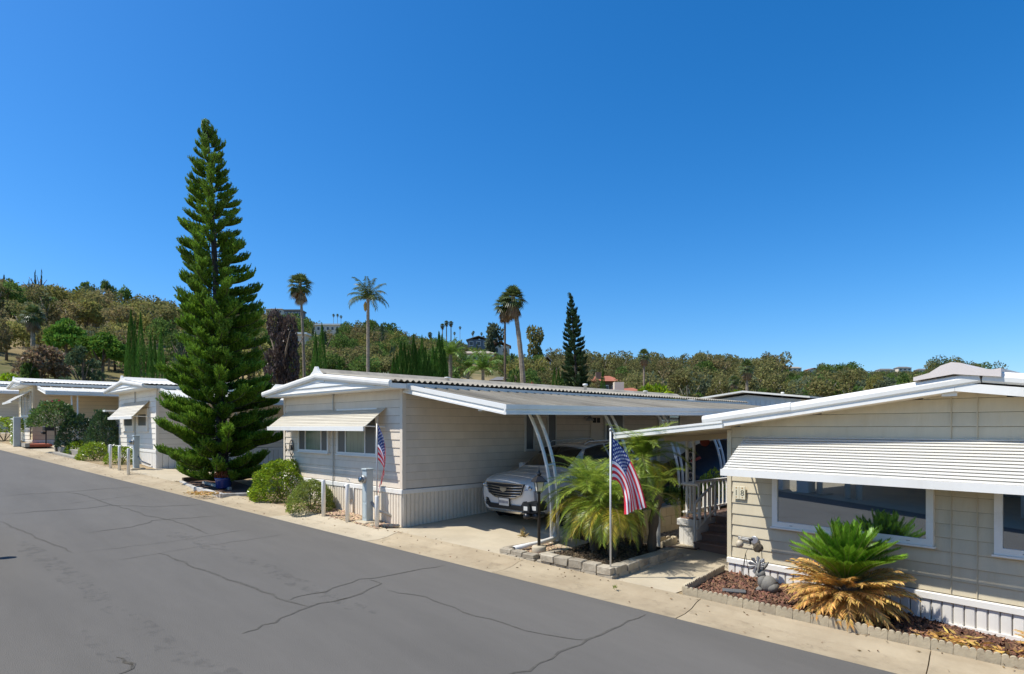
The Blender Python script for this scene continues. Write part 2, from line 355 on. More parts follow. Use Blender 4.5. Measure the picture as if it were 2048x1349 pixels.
# brown damp stains and grit where the gutter meets the asphalt and at the joints
def gutter_film(x0, x1, d0, d1, z, mat=STAIN):
    mb = MB(); n = max(2, int((x1 - x0) / .4)); v = []
    for i in range(n + 1):
        x = x0 + (x1 - x0) * i / n
        for d in (d0, d1): p = Vector((x, edge_y(x), 0)) + EDN * d; v.append((p.x, p.y, grade(p.x) + z(d)))
    mb.add(v, [(2*i, 2*i+2, 2*i+3, 2*i+1) for i in range(n)]); return part('stain', mb, mat, gut)
def gz_(d): return float(np.interp(d, [p[0] for p in PROF], [p[1] for p in PROF])) + .0075
for i in range(22):
    x = -40 + i * 2.0; gutter_film(x, x + 1.999, .02, .299, gz_); gutter_film(x, x + 1.999, .301, .5, gz_)
# ================================================================== homes
_BM = {}
def board_mesh(L, exp, mat):
    k = (round(L, 3), exp, mat.name)
    if k not in _BM:
        mb = MB(); t, b, h, g = .004, .019, exp + .004, exp * .052
        mb.add([(0,0,g),(L,0,g),(L,-b,g),(0,-b,g),(0,-b,g+.012),(L,-b,g+.012),(0,-t,h),(L,-t,h),(0,0,h),(L,0,h)],
               [(0,1,2,3),(3,2,5,4),(4,5,7,6),(6,7,9,8),(1,0,8,9),(0,3,4,6,8),(1,9,7,5,2)])
        _BM[k] = mb.mesh('siding_board', mat)
    return _BM[k]
def boards(par, org, L, z0, z1, exp, mat, side=False, clip=None, holes=()):
    """lap siding; org=(x,y) start of the wall; runs +x facing -y, or (side) +y facing +x; clip(z)->(s0,s1)"""
    z = z0
    while z < z1 - .02:
        s0, s1 = clip(z + .03) if clip else (0, L)
        if s1 - s0 > .1:
            o = link('siding_board', board_mesh(s1 - s0, exp, mat), par, (org[0], org[1] + s0, z) if side else (org[0] + s0, org[1], z), math.pi / 2 if side else 0)
            if z + exp > z1 + .02 and not clip: o.scale.z = (z1 - z) / exp
        z += exp
_SK = {}
def skirt(par, org, L, z0, z1, w, mat, side=False):
    n = max(1, round(L / w)); w = L / n; k = (round(w, 4), round(z1 - z0, 3), mat.name)
    if k not in _SK:
        mb = MB(); h = z1 - z0; e = .02
        pr = [(0, 0), (0, -.004), (.012, -.018), (w * .5, -.020), (w - .018, -.018), (w - .008, -.004), (w - .008, 0)]
        v = [(x, y, z) for z in (0, h) for x, y in pr]; n7 = 7
        mb.add(v, [(i, i + 1, n7 + i + 1, n7 + i) for i in range(6)] + [(6, 0, n7, n7 + 6), (6, 5, 4, 3, 2, 1, 0), tuple(range(7, 14))]); _SK[k] = mb.mesh('skirt_panel', mat)
    for i in range(n): link('skirt_panel', _SK[k], par, (org[0], org[1] + i * w, z0) if side else (org[0] + i * w, org[1], z0), math.pi / 2 if side else 0)
def beam(mb, p0, p1, prof, up=Vector((0, 0, 1))):            # closed profile (out, up) swept from p0 to p1
    p0, p1 = Vector(p0), Vector(p1); d = (p1 - p0).normalized(); s = d.cross(up).normalized(); u = s.cross(d); n = len(prof)
    v = [p + s * a + u * b for p in (p0, p1) for a, b in prof]
    mb.add(v, [(i, (i+1) % n, n + (i+1) % n, n + i) for i in range(n)] + [tuple(range(n-1, -1, -1)), tuple(range(n, 2*n))]); return mb
def window(par, x0, x1, z0, z1, y=0, fw=.06, mull=(), glass=GLASS2, panes=None, side=False, frame=WHITE2, depth=.05, label=None):
    """window in a front wall (or, side=True, in the +x wall with x along +y)"""
    mb = MB(); w, h = x1 - x0, z1 - z0; o, q = -depth, .02
    mb.box(0, w, o, q, 0, fw); mb.box(0, w, o, q, h - fw, h); mb.box(0, fw, o, q, fw, h - fw); mb.box(w - fw, w, o, q, fw, h - fw)
    for m in mull: mb.box(m - x0 - fw * .35, m - x0 + fw * .35, o + .008, q, fw, h - fw)
    f = part('window', mb, frame, par, loc=(y, x0, z0) if side else (x0, y, z0), rz=math.pi / 2 if side else 0, label=label)
    xs = [x0 + fw] + list(mull) + [x1 - fw]
    for i, (a, b) in enumerate(zip(xs, xs[1:])):
        a2 = a - x0 + (0 if i == 0 else fw * .35); b2 = b - x0 - (0 if i == len(xs) - 2 else fw * .35)
        part('pane', MB().box(a2, b2, o + .022, o + .03, fw, h - fw), (panes[i] if panes else glass), f)
    part('sill', MB().box(-.02, w + .02, o - .022, 0, -.025, -.002), frame, f)
    return f
def awning(par, x0, x1, zt, zf, d, n, mat, rail=WHITE, y=0., label=None, rib=.02):
    mb = MB(); L = math.hypot(d, zt - zf)
    for x in (x0 + .04, x1 - .07):                          # side arms
        mb.tube([(x + .015, y - .005, zf - .02 + .02), (x + .015, y - d + .05, zf + .02)], .013, 6); mb.tube([(x + .015, y - .01, zt - .03), (x + .015, y - d + .03, zf + .01)], .012, 6)
    a = part('awning', mb, rail, par, label=label)
    T = Matrix.Translation((0, y, zt)); ang = math.atan2(zt - zf, d); w = L / n
    sm = MB(); ln = x1 - x0
    pr = [(w * .35, -rib * .8), (-w * .78, rib * .9), (-w * .80, rib * .9 - .004), (-w * .78, rib * .9 - .008), (w * .35, -rib * .8 - .006)]   # ribbed slat, profile in (down-slope, up)
    v = [(x, p, q) for x in (0, ln) for p, q in pr]; m = len(pr)
    sm.add(v, [(i, (i+1) % m, m + (i+1) % m, m + i) for i in range(m)] + [tuple(range(m-1, -1, -1)), tuple(range(m, 2*m))])
    sme = sm.mesh('slat', mat)
    for i in range(n):
        s = i * w; link('slat', sme, a, (x0, y - s * math.cos(ang), zt - s * math.sin(ang)), (ang, 0, 0))
    fr = MB().box(x0 - .01, x1 + .01, y - d - .03, y - d + .004, zf - .085, zf + .012); part('front_rail', fr, rail, a)
    return a
def roof_sheets(par, xr, xe, zr, ze, y0, y1, pitch, amp, mat, name='roof_sheet', wsheet=6, flat=False):
    """corrugated sheets from the ridge (xr,zr) to the eave (xe,ze), waves running along y"""
    ang = math.atan2(ze - zr, abs(xe - xr)); L = math.hypot(xe - xr, ze - zr); n = max(1, round((y1 - y0) / (pitch * wsheet))); w = (y1 - y0) / n
    sg = 1 if xe > xr else -1; mb = MB(); ns = wsheet * (8 if not flat else 1); v = []
    for i in range(ns + 1):
        a = amp * math.sin(2 * math.pi * i / 8) if not flat else 0
        v += [(0, w * i / ns, a + .008), (sg * L, w * i / ns, a + .008), (0, w * i / ns, a), (sg * L, w * i / ns, a)]
    f = []
    for i in range(ns): a, b = 4*i, 4*i+4; f += [(a, a+1, b+1, b), (a+2, b+2, b+3, a+3), (a+1, a+3, b+3, b+1), (a, b, b+2, a+2)]
    mb.add(v, f); me = mb.mesh(name, mat)
    for i in range(n): link(name, me, par, (xr, y0 + i * w, zr + (i % 2) * .004), (0, -ang * sg, 0))
def carport(label, x0, x1, y0, y1, zi, zo0, zo1, npan, post_ys, footz, group=None, twin=True, panmat=ROOFC, bend=.7):
    """lean-to roof: house side x0 at height zi, outer beam at x1; world axes"""
    t = thing('carport', label, 'carport', (x1, y0, footz(x1, y0)), 0, group); B = Vector(t.location)
    W_ = x1 - x0; w = (y1 - y0) / npan; mb = MB(); Lp = math.hypot(W_, zi - zo0)
    pr = [(0, 0), (.0, .045), (.02, .045), (.03, .012), (w * .5, .014), (w - .012, .012), (w - .004, 0)]
    v = [(x, a, b) for x in (0, Lp) for a, b in pr]; m = len(pr)
    mb.add(v, [(i, (i+1) % m, m + (i+1) % m, m + i) for i in range(m)] + [tuple(range(m-1, -1, -1)), tuple(range(m, 2*m))]); me = mb.mesh('roof_pan', panmat)
    for i in range(npan):
        zo = zo0 + (zo1 - zo0) * i / npan; link('roof_pan', me, t, Vector((x0, y0 + i * w, zi)) - B, (0, math.atan2(zi - zo, W_), 0))
    C = [(-.03, -.12), (.03, -.12), (.03, -.085), (.012, -.08), (.012, -.03), (.03, -.025), (.03, .055), (-.03, .055)]
    part('fascia', beam(MB(), Vector((x1 + .02, y0 - .035, zo0 - .002)) - B, Vector((x0 + .02, y0 - .035, zi)) - B, [(-a, b) for a, b in C]), WHITE, t)
    part('gutter_beam', beam(MB(), Vector((x1 + .03, y0 - .07, zo0)) - B, Vector((x1 + .03, y1, zo1)) - B, C), WHITE, t)
    part('purlin', MB().add(*boxv(Vector((x1 - bend - .05, y0, 0)) - B, Vector((x1 - bend + .05, y1, 0)) - B, zo0 + (zi - zo0) * bend / W_ - .16 - B.z, zo0 + (zi - zo0) * bend / W_ - .07 - B.z)), TRIM, t)
    for y in post_ys:
        pm = MB(); zf = footz(x1, y); zt = zo0 + (zi - zo0) * bend / W_ - .12
        for dy in ((-.09, .09) if twin else (0,)):
            pts = [(x1 - .1, y + dy, zf - .03), (x1 - .1, y + dy, zf + .6)]
            h0 = zf + .6
            for k in range(1, 13):
                u = k / 12; pts.append((x1 - .1 - (bend - .1) * u ** 2.1, y + dy * (1 + .3 * u), h0 + (zt - h0) * u))
            pm.tube([Vector(p) - B for p in pts], .034, 6)
        if twin:
            for u in (.45,): pm.tube([Vector((x1 - .1 - (bend - .1) * u ** 2.1, y + s * .12, h0 + (zt - h0) * u)) - B for s in (-1, 1)], .02, 6)
        part('post', pm, WHITE, t)
    return t
def boxv(a, b, z0, z1):
    x0, x1, y0, y1 = a.x, b.x, a.y, b.y
    return ([(x0,y0,z0),(x1,y0,z0),(x1,y1,z0),(x0,y1,z0),(x0,y0,z1),(x1,y0,z1),(x1,y1,z1),(x0,y1,z1)], [(0,3,2,1),(4,5,6,7),(0,1,5,4),(1,2,6,5),(2,3,7,6),(3,0,4,7)])

def gable_home(name, label, org, wid, length, skz, top, ridge_h, exp, sid, skm, capm, pedm, roofm, drop=.5, skw=.16, roofpitch=.15, amp=.022, side_len=None, ped=True):
    """home whose visible corner is its right front one (local origin); x in [-wid, 0], y in [0, length]"""
    t = thing(name, label, 'house', org)
    xr = -wid / 2 - .02; ze = top + .12; zr = top + ridge_h; pj = .45
    part('wall', MB().prism([(-wid + .01, 0), (-.01, 0), (-.01, top), (xr, top + ridge_h - .16), (-wid + .01, top)], .01, length), SHEATH_SHADE, t)
    boards(t, (-wid + .04, 0.01), wid - .08, skz, top + .02, exp, sid)
    boards(t, (-.01, .06), (side_len or length) - .06, skz, top - .01, exp, sid, side=True)
    cm = MB().box(-.07, .022, -.02, -.0005, skz, top); cm.box(-.0, .022, 0, .075, skz, top); part('corner_trim', cm, sid, t)
    cm = MB().box(-wid - .02, -wid + .06, -.02, .0, skz, top); part('corner_trim', cm, sid, t)
    skirt(t, (-wid, 0.0), wid, -drop, skz - .1, skw, skm); skirt(t, (.0, 0.0), side_len or length, -drop, skz - .1, skw, skm, side=True)
    part('skirt_cap', MB().bev(-wid - .02, .035, -.035, .01, skz - .1, skz - .004, .008), capm, t)
    part('skirt_cap', MB().bev(-.005, .035, .012, length, skz - .1, skz - .006, .008), capm, t)
    # pediment: white boxed gable standing proud of the wall
    if ped:
        pb = top - .0; sl = (zr - .14 - (pb + .07)) / (wid / 2 + .2)
        part('soffit', MB().box(-wid - .2, .22, -pj, .02, pb - .03, pb), pedm, t)
        mb = MB().prism([(-wid - .2, pb), (.22, pb), (.22, pb + .07), (xr, zr - .14), (-wid - .2, pb + .07)], -pj, -.0); part('pediment', mb, pedm, t)
        pex = (zr - .14 - pb) / 3.3
        for i in range(3):
            z = pb + i * pex; hw = max(0, (zr - .2 - z - .04) / max(sl, .01)) - .1
            if hw > .3: link('pediment_board', board_mesh(hw * 2 - .0, round(pex, 3), pedm), t, (max(xr - hw, -wid - .1) if i else -wid - .15, -pj, z))if i else link('pediment_board', board_mesh(wid + .3, round(pex * .3, 3), pedm), t, (-wid - .15, -pj, z + .005))
        R_ = [(-.02, -.07), (.035, -.07), (.055, -.03), (.06, .02), (.045, .055), (0, .065), (-.02, .05)]
        rk = MB(); beam(rk, (-wid - .26, -pj - .02, pb + .06), (xr, -pj - .02, zr - .12), R_); part('rake', rk, capm, t)
        rk = MB(); beam(rk, (xr, -pj - .02, zr - .12), (.28, -pj - .02, pb + .06), R_); part('rake', rk, capm, t)
    roof_sheets(t, xr, .26, zr - .05, ze, -pj + .06, length + .2, roofpitch, amp, roofm); roof_sheets(t, xr, -wid - .26, zr - .05, ze, -pj + .06, length + .2, roofpitch, amp, roofm)
    part('fascia', MB().box(.2, .24, -.05, length, ze - .16, ze - .04), TRIM, t)
    cp = MB().prism([(xr - .3, zr - .07), (xr - .16, zr - .0), (xr - .05, zr + .055), (xr + .05, zr + .055), (xr + .16, zr), (xr + .3, zr - .07)], -pj - .0, length + .2); part('ridge_cap', cp, roofm, t)
    cp = MB().prism([(xr - .3, zr - .1), (xr - .13, zr), (xr - .04, zr + .1), (xr + .04, zr + .1), (xr + .13, zr), (xr + .3, zr - .1)], -pj - .06, -pj - .003); part('ridge_end', cp, capm, t)
    return t

# ---- middle home
H2 = gable_home('mobile_home', 'beige mobile home with corrugated roof beside the silver car', (-10.826, 7.408, .566), 5.62, 15.3, .80, 2.92, .50, .1705,
                SID2, SKIRT, WHITE2, WHITE, ROOFG, skw=.105)
window(H2, -4.72, -3.10, 1.47, 2.32, mull=(-4.32, -3.47), panes=[SCREEN, CURT, SCREEN], fw=.055)
window(H2, -2.68, -.92, 1.46, 2.52, mull=(-2.28, -1.42), panes=[SCREEN, CURT, SCREEN], fw=.055)
awning(H2, -5.38, -.60, 2.53, 2.10, .55, 12, AWN2, rib=.0075)
cm = MB().tube([(-2.87, -.035, .66), (-2.87, -.035, 2.9)], .014, 6); cm.box(-2.9, -2.84, -.05, -.015, 2.86, 2.92); part('conduit', cm, GREYM, H2)
for yv, hv in ((9.0, .26), (3.1, .12), (12.6, .15)): part('roof_vent', MB().lathe([(.05, -.1), (.05, hv * .5), (.085, hv * .52), (.085, hv * .75), (.02, hv * .8)], 12, c=(-2.4, yv, 3.36)), WHITE2, H2, True)
window(H2, 3.62, 3.94, 1.52, 2.70, side=True, fw=.03, panes=[SCREEN], y=.0, frame=TRIM)
window(H2, 4.44, 4.78, 1.52, 2.70, side=True, fw=.03, panes=[SCREEN], y=.0, frame=TRIM)
window(H2, 9.65, 10.95, 2.10, 2.62, side=True, fw=.04, mull=(10.3,), glass=GLASS2, frame=TRIM)
dr = part('cabinet_door', MB().bev(0, .52, -.04, 0, 0, 1.5, .01), SID2, H2, loc=(.0, 6.23, 1.0), rz=math.pi / 2)
part('pane', MB().box(.08, .22, -.052, -.041, 1.22, 1.36), DARK, dr); part('pane', MB().box(.26, .40, -.052, -.041, 1.22, 1.36), DARK, dr)
dr = part('door', MB().box(0, .95, -.04, 0, 0, 2.02), TRIM, H2, loc=(.0, 6.86, .72), rz=math.pi / 2); part('screen', MB().box(.1, .85, -.055, -.041, .2, 1.9), SCREEN, dr)
cm = MB().tube([(.02, 5.95, 2.36), (.14, 5.95, 2.40), (.2, 5.95, 2.36)], .014, 6); wl = part('wall_lamp', cm, GREYM, H2)
part('lamp_shade', MB().lathe([(.02, .1), (.1, .02), (.12, -.02), (.02, -.03)], 12, c=(.22, 5.95, 2.3)), GREYM, wl, True)
carport('white lean-to carport with curved twin posts over the silver car', -10.80, -7.75, 7.46, 22.7, 3.50, 3.0, 3.17, 50,
        (8.82, 11.25, 13.4, 15.55, 17.8, 20.1), lambda x, y: grade(x) + dz_drive(x, y))
# ---- third home
H3 = gable_home('mobile_home', 'white mobile home with small awning left of the tall tree', (-24.274, 6.308, 1.142), 5.25, 15.5, .72, 2.9, .46, .19, SID3, SKIRTW, WHITE2, WHITE, ROOFW,
                skw=.2, amp=.01)
window(H3, -4.55, -2.86, 1.38, 2.2, fw=.2, mull=(), glass=SCREEN, frame=SID3); window(H3, -2.45, -.95, 1.38, 2.2, fw=.2, glass=SCREEN, frame=SID3)
awning(H3, -4.42, -.85, 2.50, 1.90, .55, 11, AWN2, rib=.0075)
part('conduit', MB().tube([(-2.68, -.04, .6), (-2.68, -.04, 2.9)], .02, 6), GREYM, H3)
part('vent', MB().bev(-5.9, -5.32, -.5, -.1, 2.15, 2.22, .01), WHITE, H3)
carport('white lean-to carport behind the tall tree', -24.25, -21.3, 6.4, 20, 4.0, 3.55, 3.6, 30, (8, 12, 16), lambda x, y: grade(x) + .05, twin=False, bend=.3, panmat=ROOFW)
# ---- fourth home
H4 = gable_home('mobile_home', 'cream mobile home behind the clipped flowering tree', (-37.056, 4.358, 1.755), 4.9, 15, .3, 2.93, .4, .19, SID4, SKIRTW, WHITE2, WHITE, ROOFW, skw=.2, amp=.01)
window(H4, -3.95, -.65, 1.42, 2.6, fw=.1, mull=(-2.9, -1.75), glass=GLASS2)
awning(H4, -4.1, -.5, 2.68, 2.15, .75, 9, AWN1, rib=.008)
boards(H4, (-4.6, -.03), 3.9, .3, 1.35, .19, SID3)
carport('white pan-roofed carport in front of the cream home', -37.0, -34.4, 4.55, 19, 4.6, 4.25, 4.3, 34, (5.6, 9.5, 13), lambda x, y: grade(x) + .05, panmat=ROOFW, bend=.25)
# ---- fifth home at the left margin
H5 = gable_home('mobile_home', 'pale beige mobile home at the far end behind the white fence', (-52.4, 2.5, 2.42), 5, 15, .3, 2.95, .4, .19, SID3, SKIRTW, WHITE2, WHITE, ROOFW, skw=.2, amp=.01)
carport('white carport beyond the cream home at the far end', -52.3, -49.2, 2.6, 18, 5.3, 4.85, 4.95, 34, (3.4, 8, 12), lambda x, y: grade(x) + .05, panmat=ROOFW, bend=.25)
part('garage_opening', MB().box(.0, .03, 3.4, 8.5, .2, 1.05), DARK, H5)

# ---- right-hand home
H1 = thing('mobile_home', 'tan mobile home with long white slatted awning and large picture window', 'house', (-4.774, 9.654, .209), math.atan2(-.0703, .9977))
XP, WD = 3.2, 6.9
def top1(x): return 2.40 + .138 * x if x < XP else 2.40 + .138 * XP - .142 * (x - XP)
part('wall', MB().prism([(.01, 0), (WD, 0), (WD, top1(WD)), (XP, top1(XP)), (.01, top1(0))], .01, 15), SHEATH_SHADE, H1)
def clip1(z):
    z += .0
    if z < 2.34: return (0.03, WD - .05)
    return (max(.03, (z - 2.455) / .138), min(WD - .05, XP + (top1(XP) + .055 - z) / .142))
boards(H1, (0, .01), WD, .335, 2.9, .1765, SID1, clip=clip1)
cm = MB().box(-.022, .05, -.02, 0, .33, top1(0)); cm.box(-.022, .008, .0, .06, .33, top1(0)); part('corner_trim', cm, SID1, H1)
for x in (3.07, 3.34): part('joint_cover', MB().box(x - .004, x + .004, -.0215, -.003, .34, 2.86), SID1, H1)
skirt(H1, (0, 0), WD, -.35, .25, .118, SKIRTW); skirt(H1, (-.0, 0), .02, -.35, .25, .02, SKIRTW)
part('skirt_cap', MB().bev(-.02, WD, -.045, .01, .245, .332, .01), WHITE2, H1)
part('skirt_base', MB().box(-.015, WD, -.04, -.02, -.36, -.02), WHITE2, H1)
window(H1, .755, 2.888, .925, 1.90, fw=.082, glass=GLASS1, depth=.055); window(H1, 3.515, 5.6, .925, 1.90, fw=.082, glass=GLASS1, depth=.055)
for w_ in [o for o in kids(H1) if o.name.startswith('window')]:
    for u in (.14, .5, .88):
        part('weep_cover', MB().box(u * 2.1 - .022, u * 2.1 + .022, -.06, -.0555, .035, .045), GREYM, w_)
awning(H1, .29, 6.6, 2.31, 1.80, .70, 14, AWN1, rib=.0125)
RB = [(-.0, 0), (.03, 0), (.03, .105), (.0, .105)]
for a, b in (((-.045, 2.443), (XP, 2.887)), ((XP + .003, 2.887), (WD, 2.887 - .142 * (WD - XP)))):
    mb = MB().prism([(a[0], a[1]), (b[0], b[1]), (b[0], b[1] + .105), (a[0], a[1] + .105)], -.385, -.35); part('rake_board', mb, WHITE2, H1)
    mb = MB().prism([(a[0], a[1] + .004), (b[0], b[1] + .004), (b[0], b[1] + .02), (a[0], a[1] + .02)], -.349, .0); part('soffit', mb, SOFF, H1)
EP = [(-.04, -.075), (.02, -.075), (.045, -.05), (.05, .0), (.035, .045), (.0, .062), (-.04, .055)]
mb = MB(); beam(mb, (-.24, -.37, 2.575), (1.21, -.37, 2.755), EP); part('roof_edge', mb, WHITE, H1)
mb = MB(); beam(mb, (1.20, -.362, 2.742), (XP + .25, -.362, 3.05), EP); part('roof_edge', mb, WHITE, H1)
mb = MB(); beam(mb, (XP + .28, -.355, 3.05), (WD + .3, -.355, 3.06 - .142 * (WD - XP)), EP); part('roof_edge', mb, WHITE, H1)
for a, b in (((-.25, 2.60), (XP, 3.075)), ((XP, 3.075), (WD + .3, 3.075 - .142 * (WD + .3 - XP)))):
    mb = MB().prism([(a[0], a[1] - .05), (b[0], b[1] - .05), (b[0], b[1]), (a[0], a[1])], -.32, 15); part('roof', mb, ROOFW, H1)
CAPM = pbr('ridge_cap_paint', (.70, .64, .62), rough=.6, var=.06)
mb = MB().prism([(XP - .42, 3.03), (XP - .42, 3.075), (XP - .25, 3.12), (XP - .13, 3.20), (XP - .02, 3.235), (XP + .07, 3.22), (XP + .2, 3.15), (XP + .38, 3.12), (XP + .46, 3.13), (XP + .46, 3.03), (XP, 3.09)], -.44, 15)
part('ridge_cap', mb, CAPM, H1)
part('bracket', MB().box(2.55, 2.86, -.3, -.27, 2.955, 2.985), GREYM, H1); part('flashing', MB().box(3.05, 3.21, -.325, -.311, 2.83, 3.0), WHITE2, H1)

# ---- porch of the right-hand home: deck, steps, railing, roof
PO = thing('porch', 'white railed porch with brown steps left of the tan home', 'porch', (-6.45, 10.95, .33)); Bp = Vector((-6.45, 10.95, .33))
def pp(*p): return Vector(p) - Bp
def pbox(x0, x1, y0, y1, z0, z1, b=0):
    a = (x0 - Bp.x, x1 - Bp.x, y0 - Bp.y, y1 - Bp.y, z0 - Bp.z, z1 - Bp.z); return MB().bev(*a, b) if b else MB().box(*a)
for i in range(22): part('deck_board', pbox(-6.43, -4.86, 11.60 + i * .142, 11.60 + i * .142 + .136, .86, .89), WOODB, PO)
for i in range(4): part('deck_board', pbox(-6.43, -6.06, 10.98 + i * .152, 10.98 + i * .152 + .146, .86, .89), WOODB, PO)
for i in range(4):
    zt = .33 + .14 * (i + 1); y = 10.75 + .28 * i
    part('riser', pbox(-6.02, -4.88, y + .02, y + .04, zt - .16, zt - .03), WOODB, PO)
    if i < 3: part('tread', pbox(-6.04, -4.87, y, y + .30, zt - .03, zt, .006), WOODB, PO)
for i in range(4): part('skirt_panel', pbox(-6.45 + i * .1, -6.355 + i * .1, 10.945, 10.965, .25, .74), SKIRTW, PO)
for i in range(30): part('skirt_panel', pbox(-6.462, -6.445, 10.97 + i * .1, 11.065 + i * .1, .25, .74), SKIRTW, PO)
part('deck_rim', pbox(-6.49, -6.04, 10.92, 10.98, .74, .86, .008), WHITE2, PO); part('deck_rim', pbox(-6.49, -6.44, 10.985, 14.2, .74, .86, .008), WHITE2, PO)
part('string_wall', pbox(-6.06, -6.035, 10.9, 11.6, .3, .855), WHITE2, PO)
def rail(p0, p1, n, hb=.10, skip=(), top=.03):
    p0, p1 = Vector(p0), Vector(p1)
    part('handrail', MB().tube([p0 - Bp, p1 - Bp], top, 6), WHITE2, PO)
    q0, q1 = p0.copy(), p1.copy(); q0.z -= .55; q1.z -= .55
    part('bottom_rail', MB().tube([q0 - Bp, q1 - Bp], .02, 6), WHITE2, PO)
    for i in range(n + 1):
        u = i / n; a = p0.lerp(p1, u); b = q0.lerp(q1, u); b.z -= hb if i % 3 == 0 or i == n else 0
        part('baluster', MB().tube([a - Bp, b - Bp], .021, 4), WHITE2, PO)
rail((-6.42, 11.0, 1.54), (-6.42, 13.9, 1.54), 17)
rail((-6.42, 11.0, 1.54), (-6.06, 11.0, 1.54), 2)
rail((-6.04, 10.82, 1.20), (-6.04, 11.62, 1.56), 4, top=.026)
part('newel', MB().tube([pp(-6.04, 10.82, .36), pp(-6.04, 10.82, 1.21)], .028, 4), WHITE2, PO)
part('newel', MB().tube([pp(-6.04, 11.62, .86), pp(-6.04, 11.62, 1.57)], .028, 4), WHITE2, PO)
for dx in (-.1, .1):
    part('post', MB().tube([pp(-6.27 + dx * .75, 11.06, .89), pp(-6.27 + dx * .75, 11.06, 2.5)], .03, 4), WHITE2, PO)
sc = MB()
for k in range(6):
    z = 1.3 + k * .2; sc.tube([pp(-6.27 + .06 * math.cos(a) * (1 - a / 9), 11.06, z + .075 * math.sin(a)) for a in np.linspace(0, 6, 12)], .005, 5)
part('scrollwork', sc, WHITE2, PO)
# roof leans from the home's eave down to the left
E0 = Vector((-4.774, 9.654, .209)); RX = Vector((.9977, -.0703, 0)); RY = Vector((.0703, .9977, 0))
def h1(x, y, z): return E0 + RX * x + RY * y + Vector((0, 0, z))
mb = MB(); v = []
for z in (-.02, .02):
    for x, y in ((.04, -.34), (-2.08, -.34), (-2.08, 4.6), (.04, 4.6)): v.append(h1(x, y, 2.44 + .095 * x + z) - Bp)
mb.add(v, [(0, 1, 2, 3), (7, 6, 5, 4), (0, 4, 5, 1), (1, 5, 6, 2), (2, 6, 7, 3), (3, 7, 4, 0)]); part('porch_roof', mb, SOFF, PO)
C = [(-.03, -.055), (.03, -.055), (.03, -.01), (.012, -.005), (.012, .015), (.035, .02), (.035, .055), (-.03, .055)]
mb = MB(); beam(mb, h1(-2.09, -.38, 2.295) - Bp, h1(.12, -.38, 2.50) - Bp, C); part('roof_edge', mb, WHITE, PO)
mb = MB(); beam(mb, h1(-2.1, -.38, 2.29) - Bp, h1(-2.1, 4.6, 2.29) - Bp, [(-a, b) for a, b in C]); part('roof_edge', mb, WHITE, PO)
mb = MB(); beam(mb, h1(-1.9, .9, 2.2) - Bp, h1(-.06, .9, 2.33) - Bp, [(-.03, -.05), (.03, -.05), (.03, .05), (-.03, .05)]); part('header', mb, SOFF, PO)
mb = MB(); mb.box(*[c for c in (0, .06, 0, .06, 0, 2.1)]); part('corner_post', mb, SOFF, PO, loc=h1(-.09, .12, .1) - Bp)

# ---- white home beyond, and the home across the road that the window mirrors
hb = thing('mobile_home', 'white ribbed rear home whose roof shows above the carport', 'house', (-9.4, 25, .8))
part('wall', MB().prism([(-4.6, 0), (0, 0), (0, 2.95), (-2.2, 3.2), (-4.6, 2.95)], .02, 9), SKIRTW, hb); skirt(hb, (-4.6, 0.02), 4.6, 1.0, 2.95, .2, SKIRTW)
for a, b in (((-5.0, 2.98), (-2.2, 3.3)), ((-2.2, 3.3), (.45, 2.98))):
    part('roof', MB().prism([a, b, (b[0], b[1] + .07), (a[0], a[1] + .07)], -.35, 9.3), ROOFW, hb)
for xv in (-3.4, -2.9, -1.2): part('roof_vent', MB().lathe([(.04, -.1), (.04, .1), (.07, .11), (.07, .16), (.02, .17)], 10, c=(xv, 1.2, 3.16)), WHITE2, hb, True)
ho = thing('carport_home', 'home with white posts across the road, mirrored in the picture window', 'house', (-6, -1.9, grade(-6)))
part('wall', MB().box(-4.9, 14, -6, -5.6, 0, 3), pbr('shaded_wall', (.2, .2, .2), rough=.8), ho); part('roof', MB().box(-5.0, 14, -6, .5, 2.75, 2.95), ROOFW, ho)  # back wall coloured dark grey to stand for the shade inside the carport
part('column', MB().bev(-4.8, -4.4, -.3, .2, 0, 2.75, .02), WHITE2, ho); part('column', MB().bev(-3.9, -3.5, -.3, .2, 0, 2.75, .02), WHITE2, ho)
for x in (-3.2, -2.3, -1.95, 2.2): part('column', MB().lathe([(.09, 0), (.09, 2.75)], 12, c=(x, 0, 0)), WHITE2, ho, True)
part('planter', MB().bev(-5.0, -3.0, -.5, .4, 0, .18, .02), STONE, ho)
part('panel', MB().box(-1.3, -.4, -.1, -.05, 1.1, 2.2), WHITE2, ho)
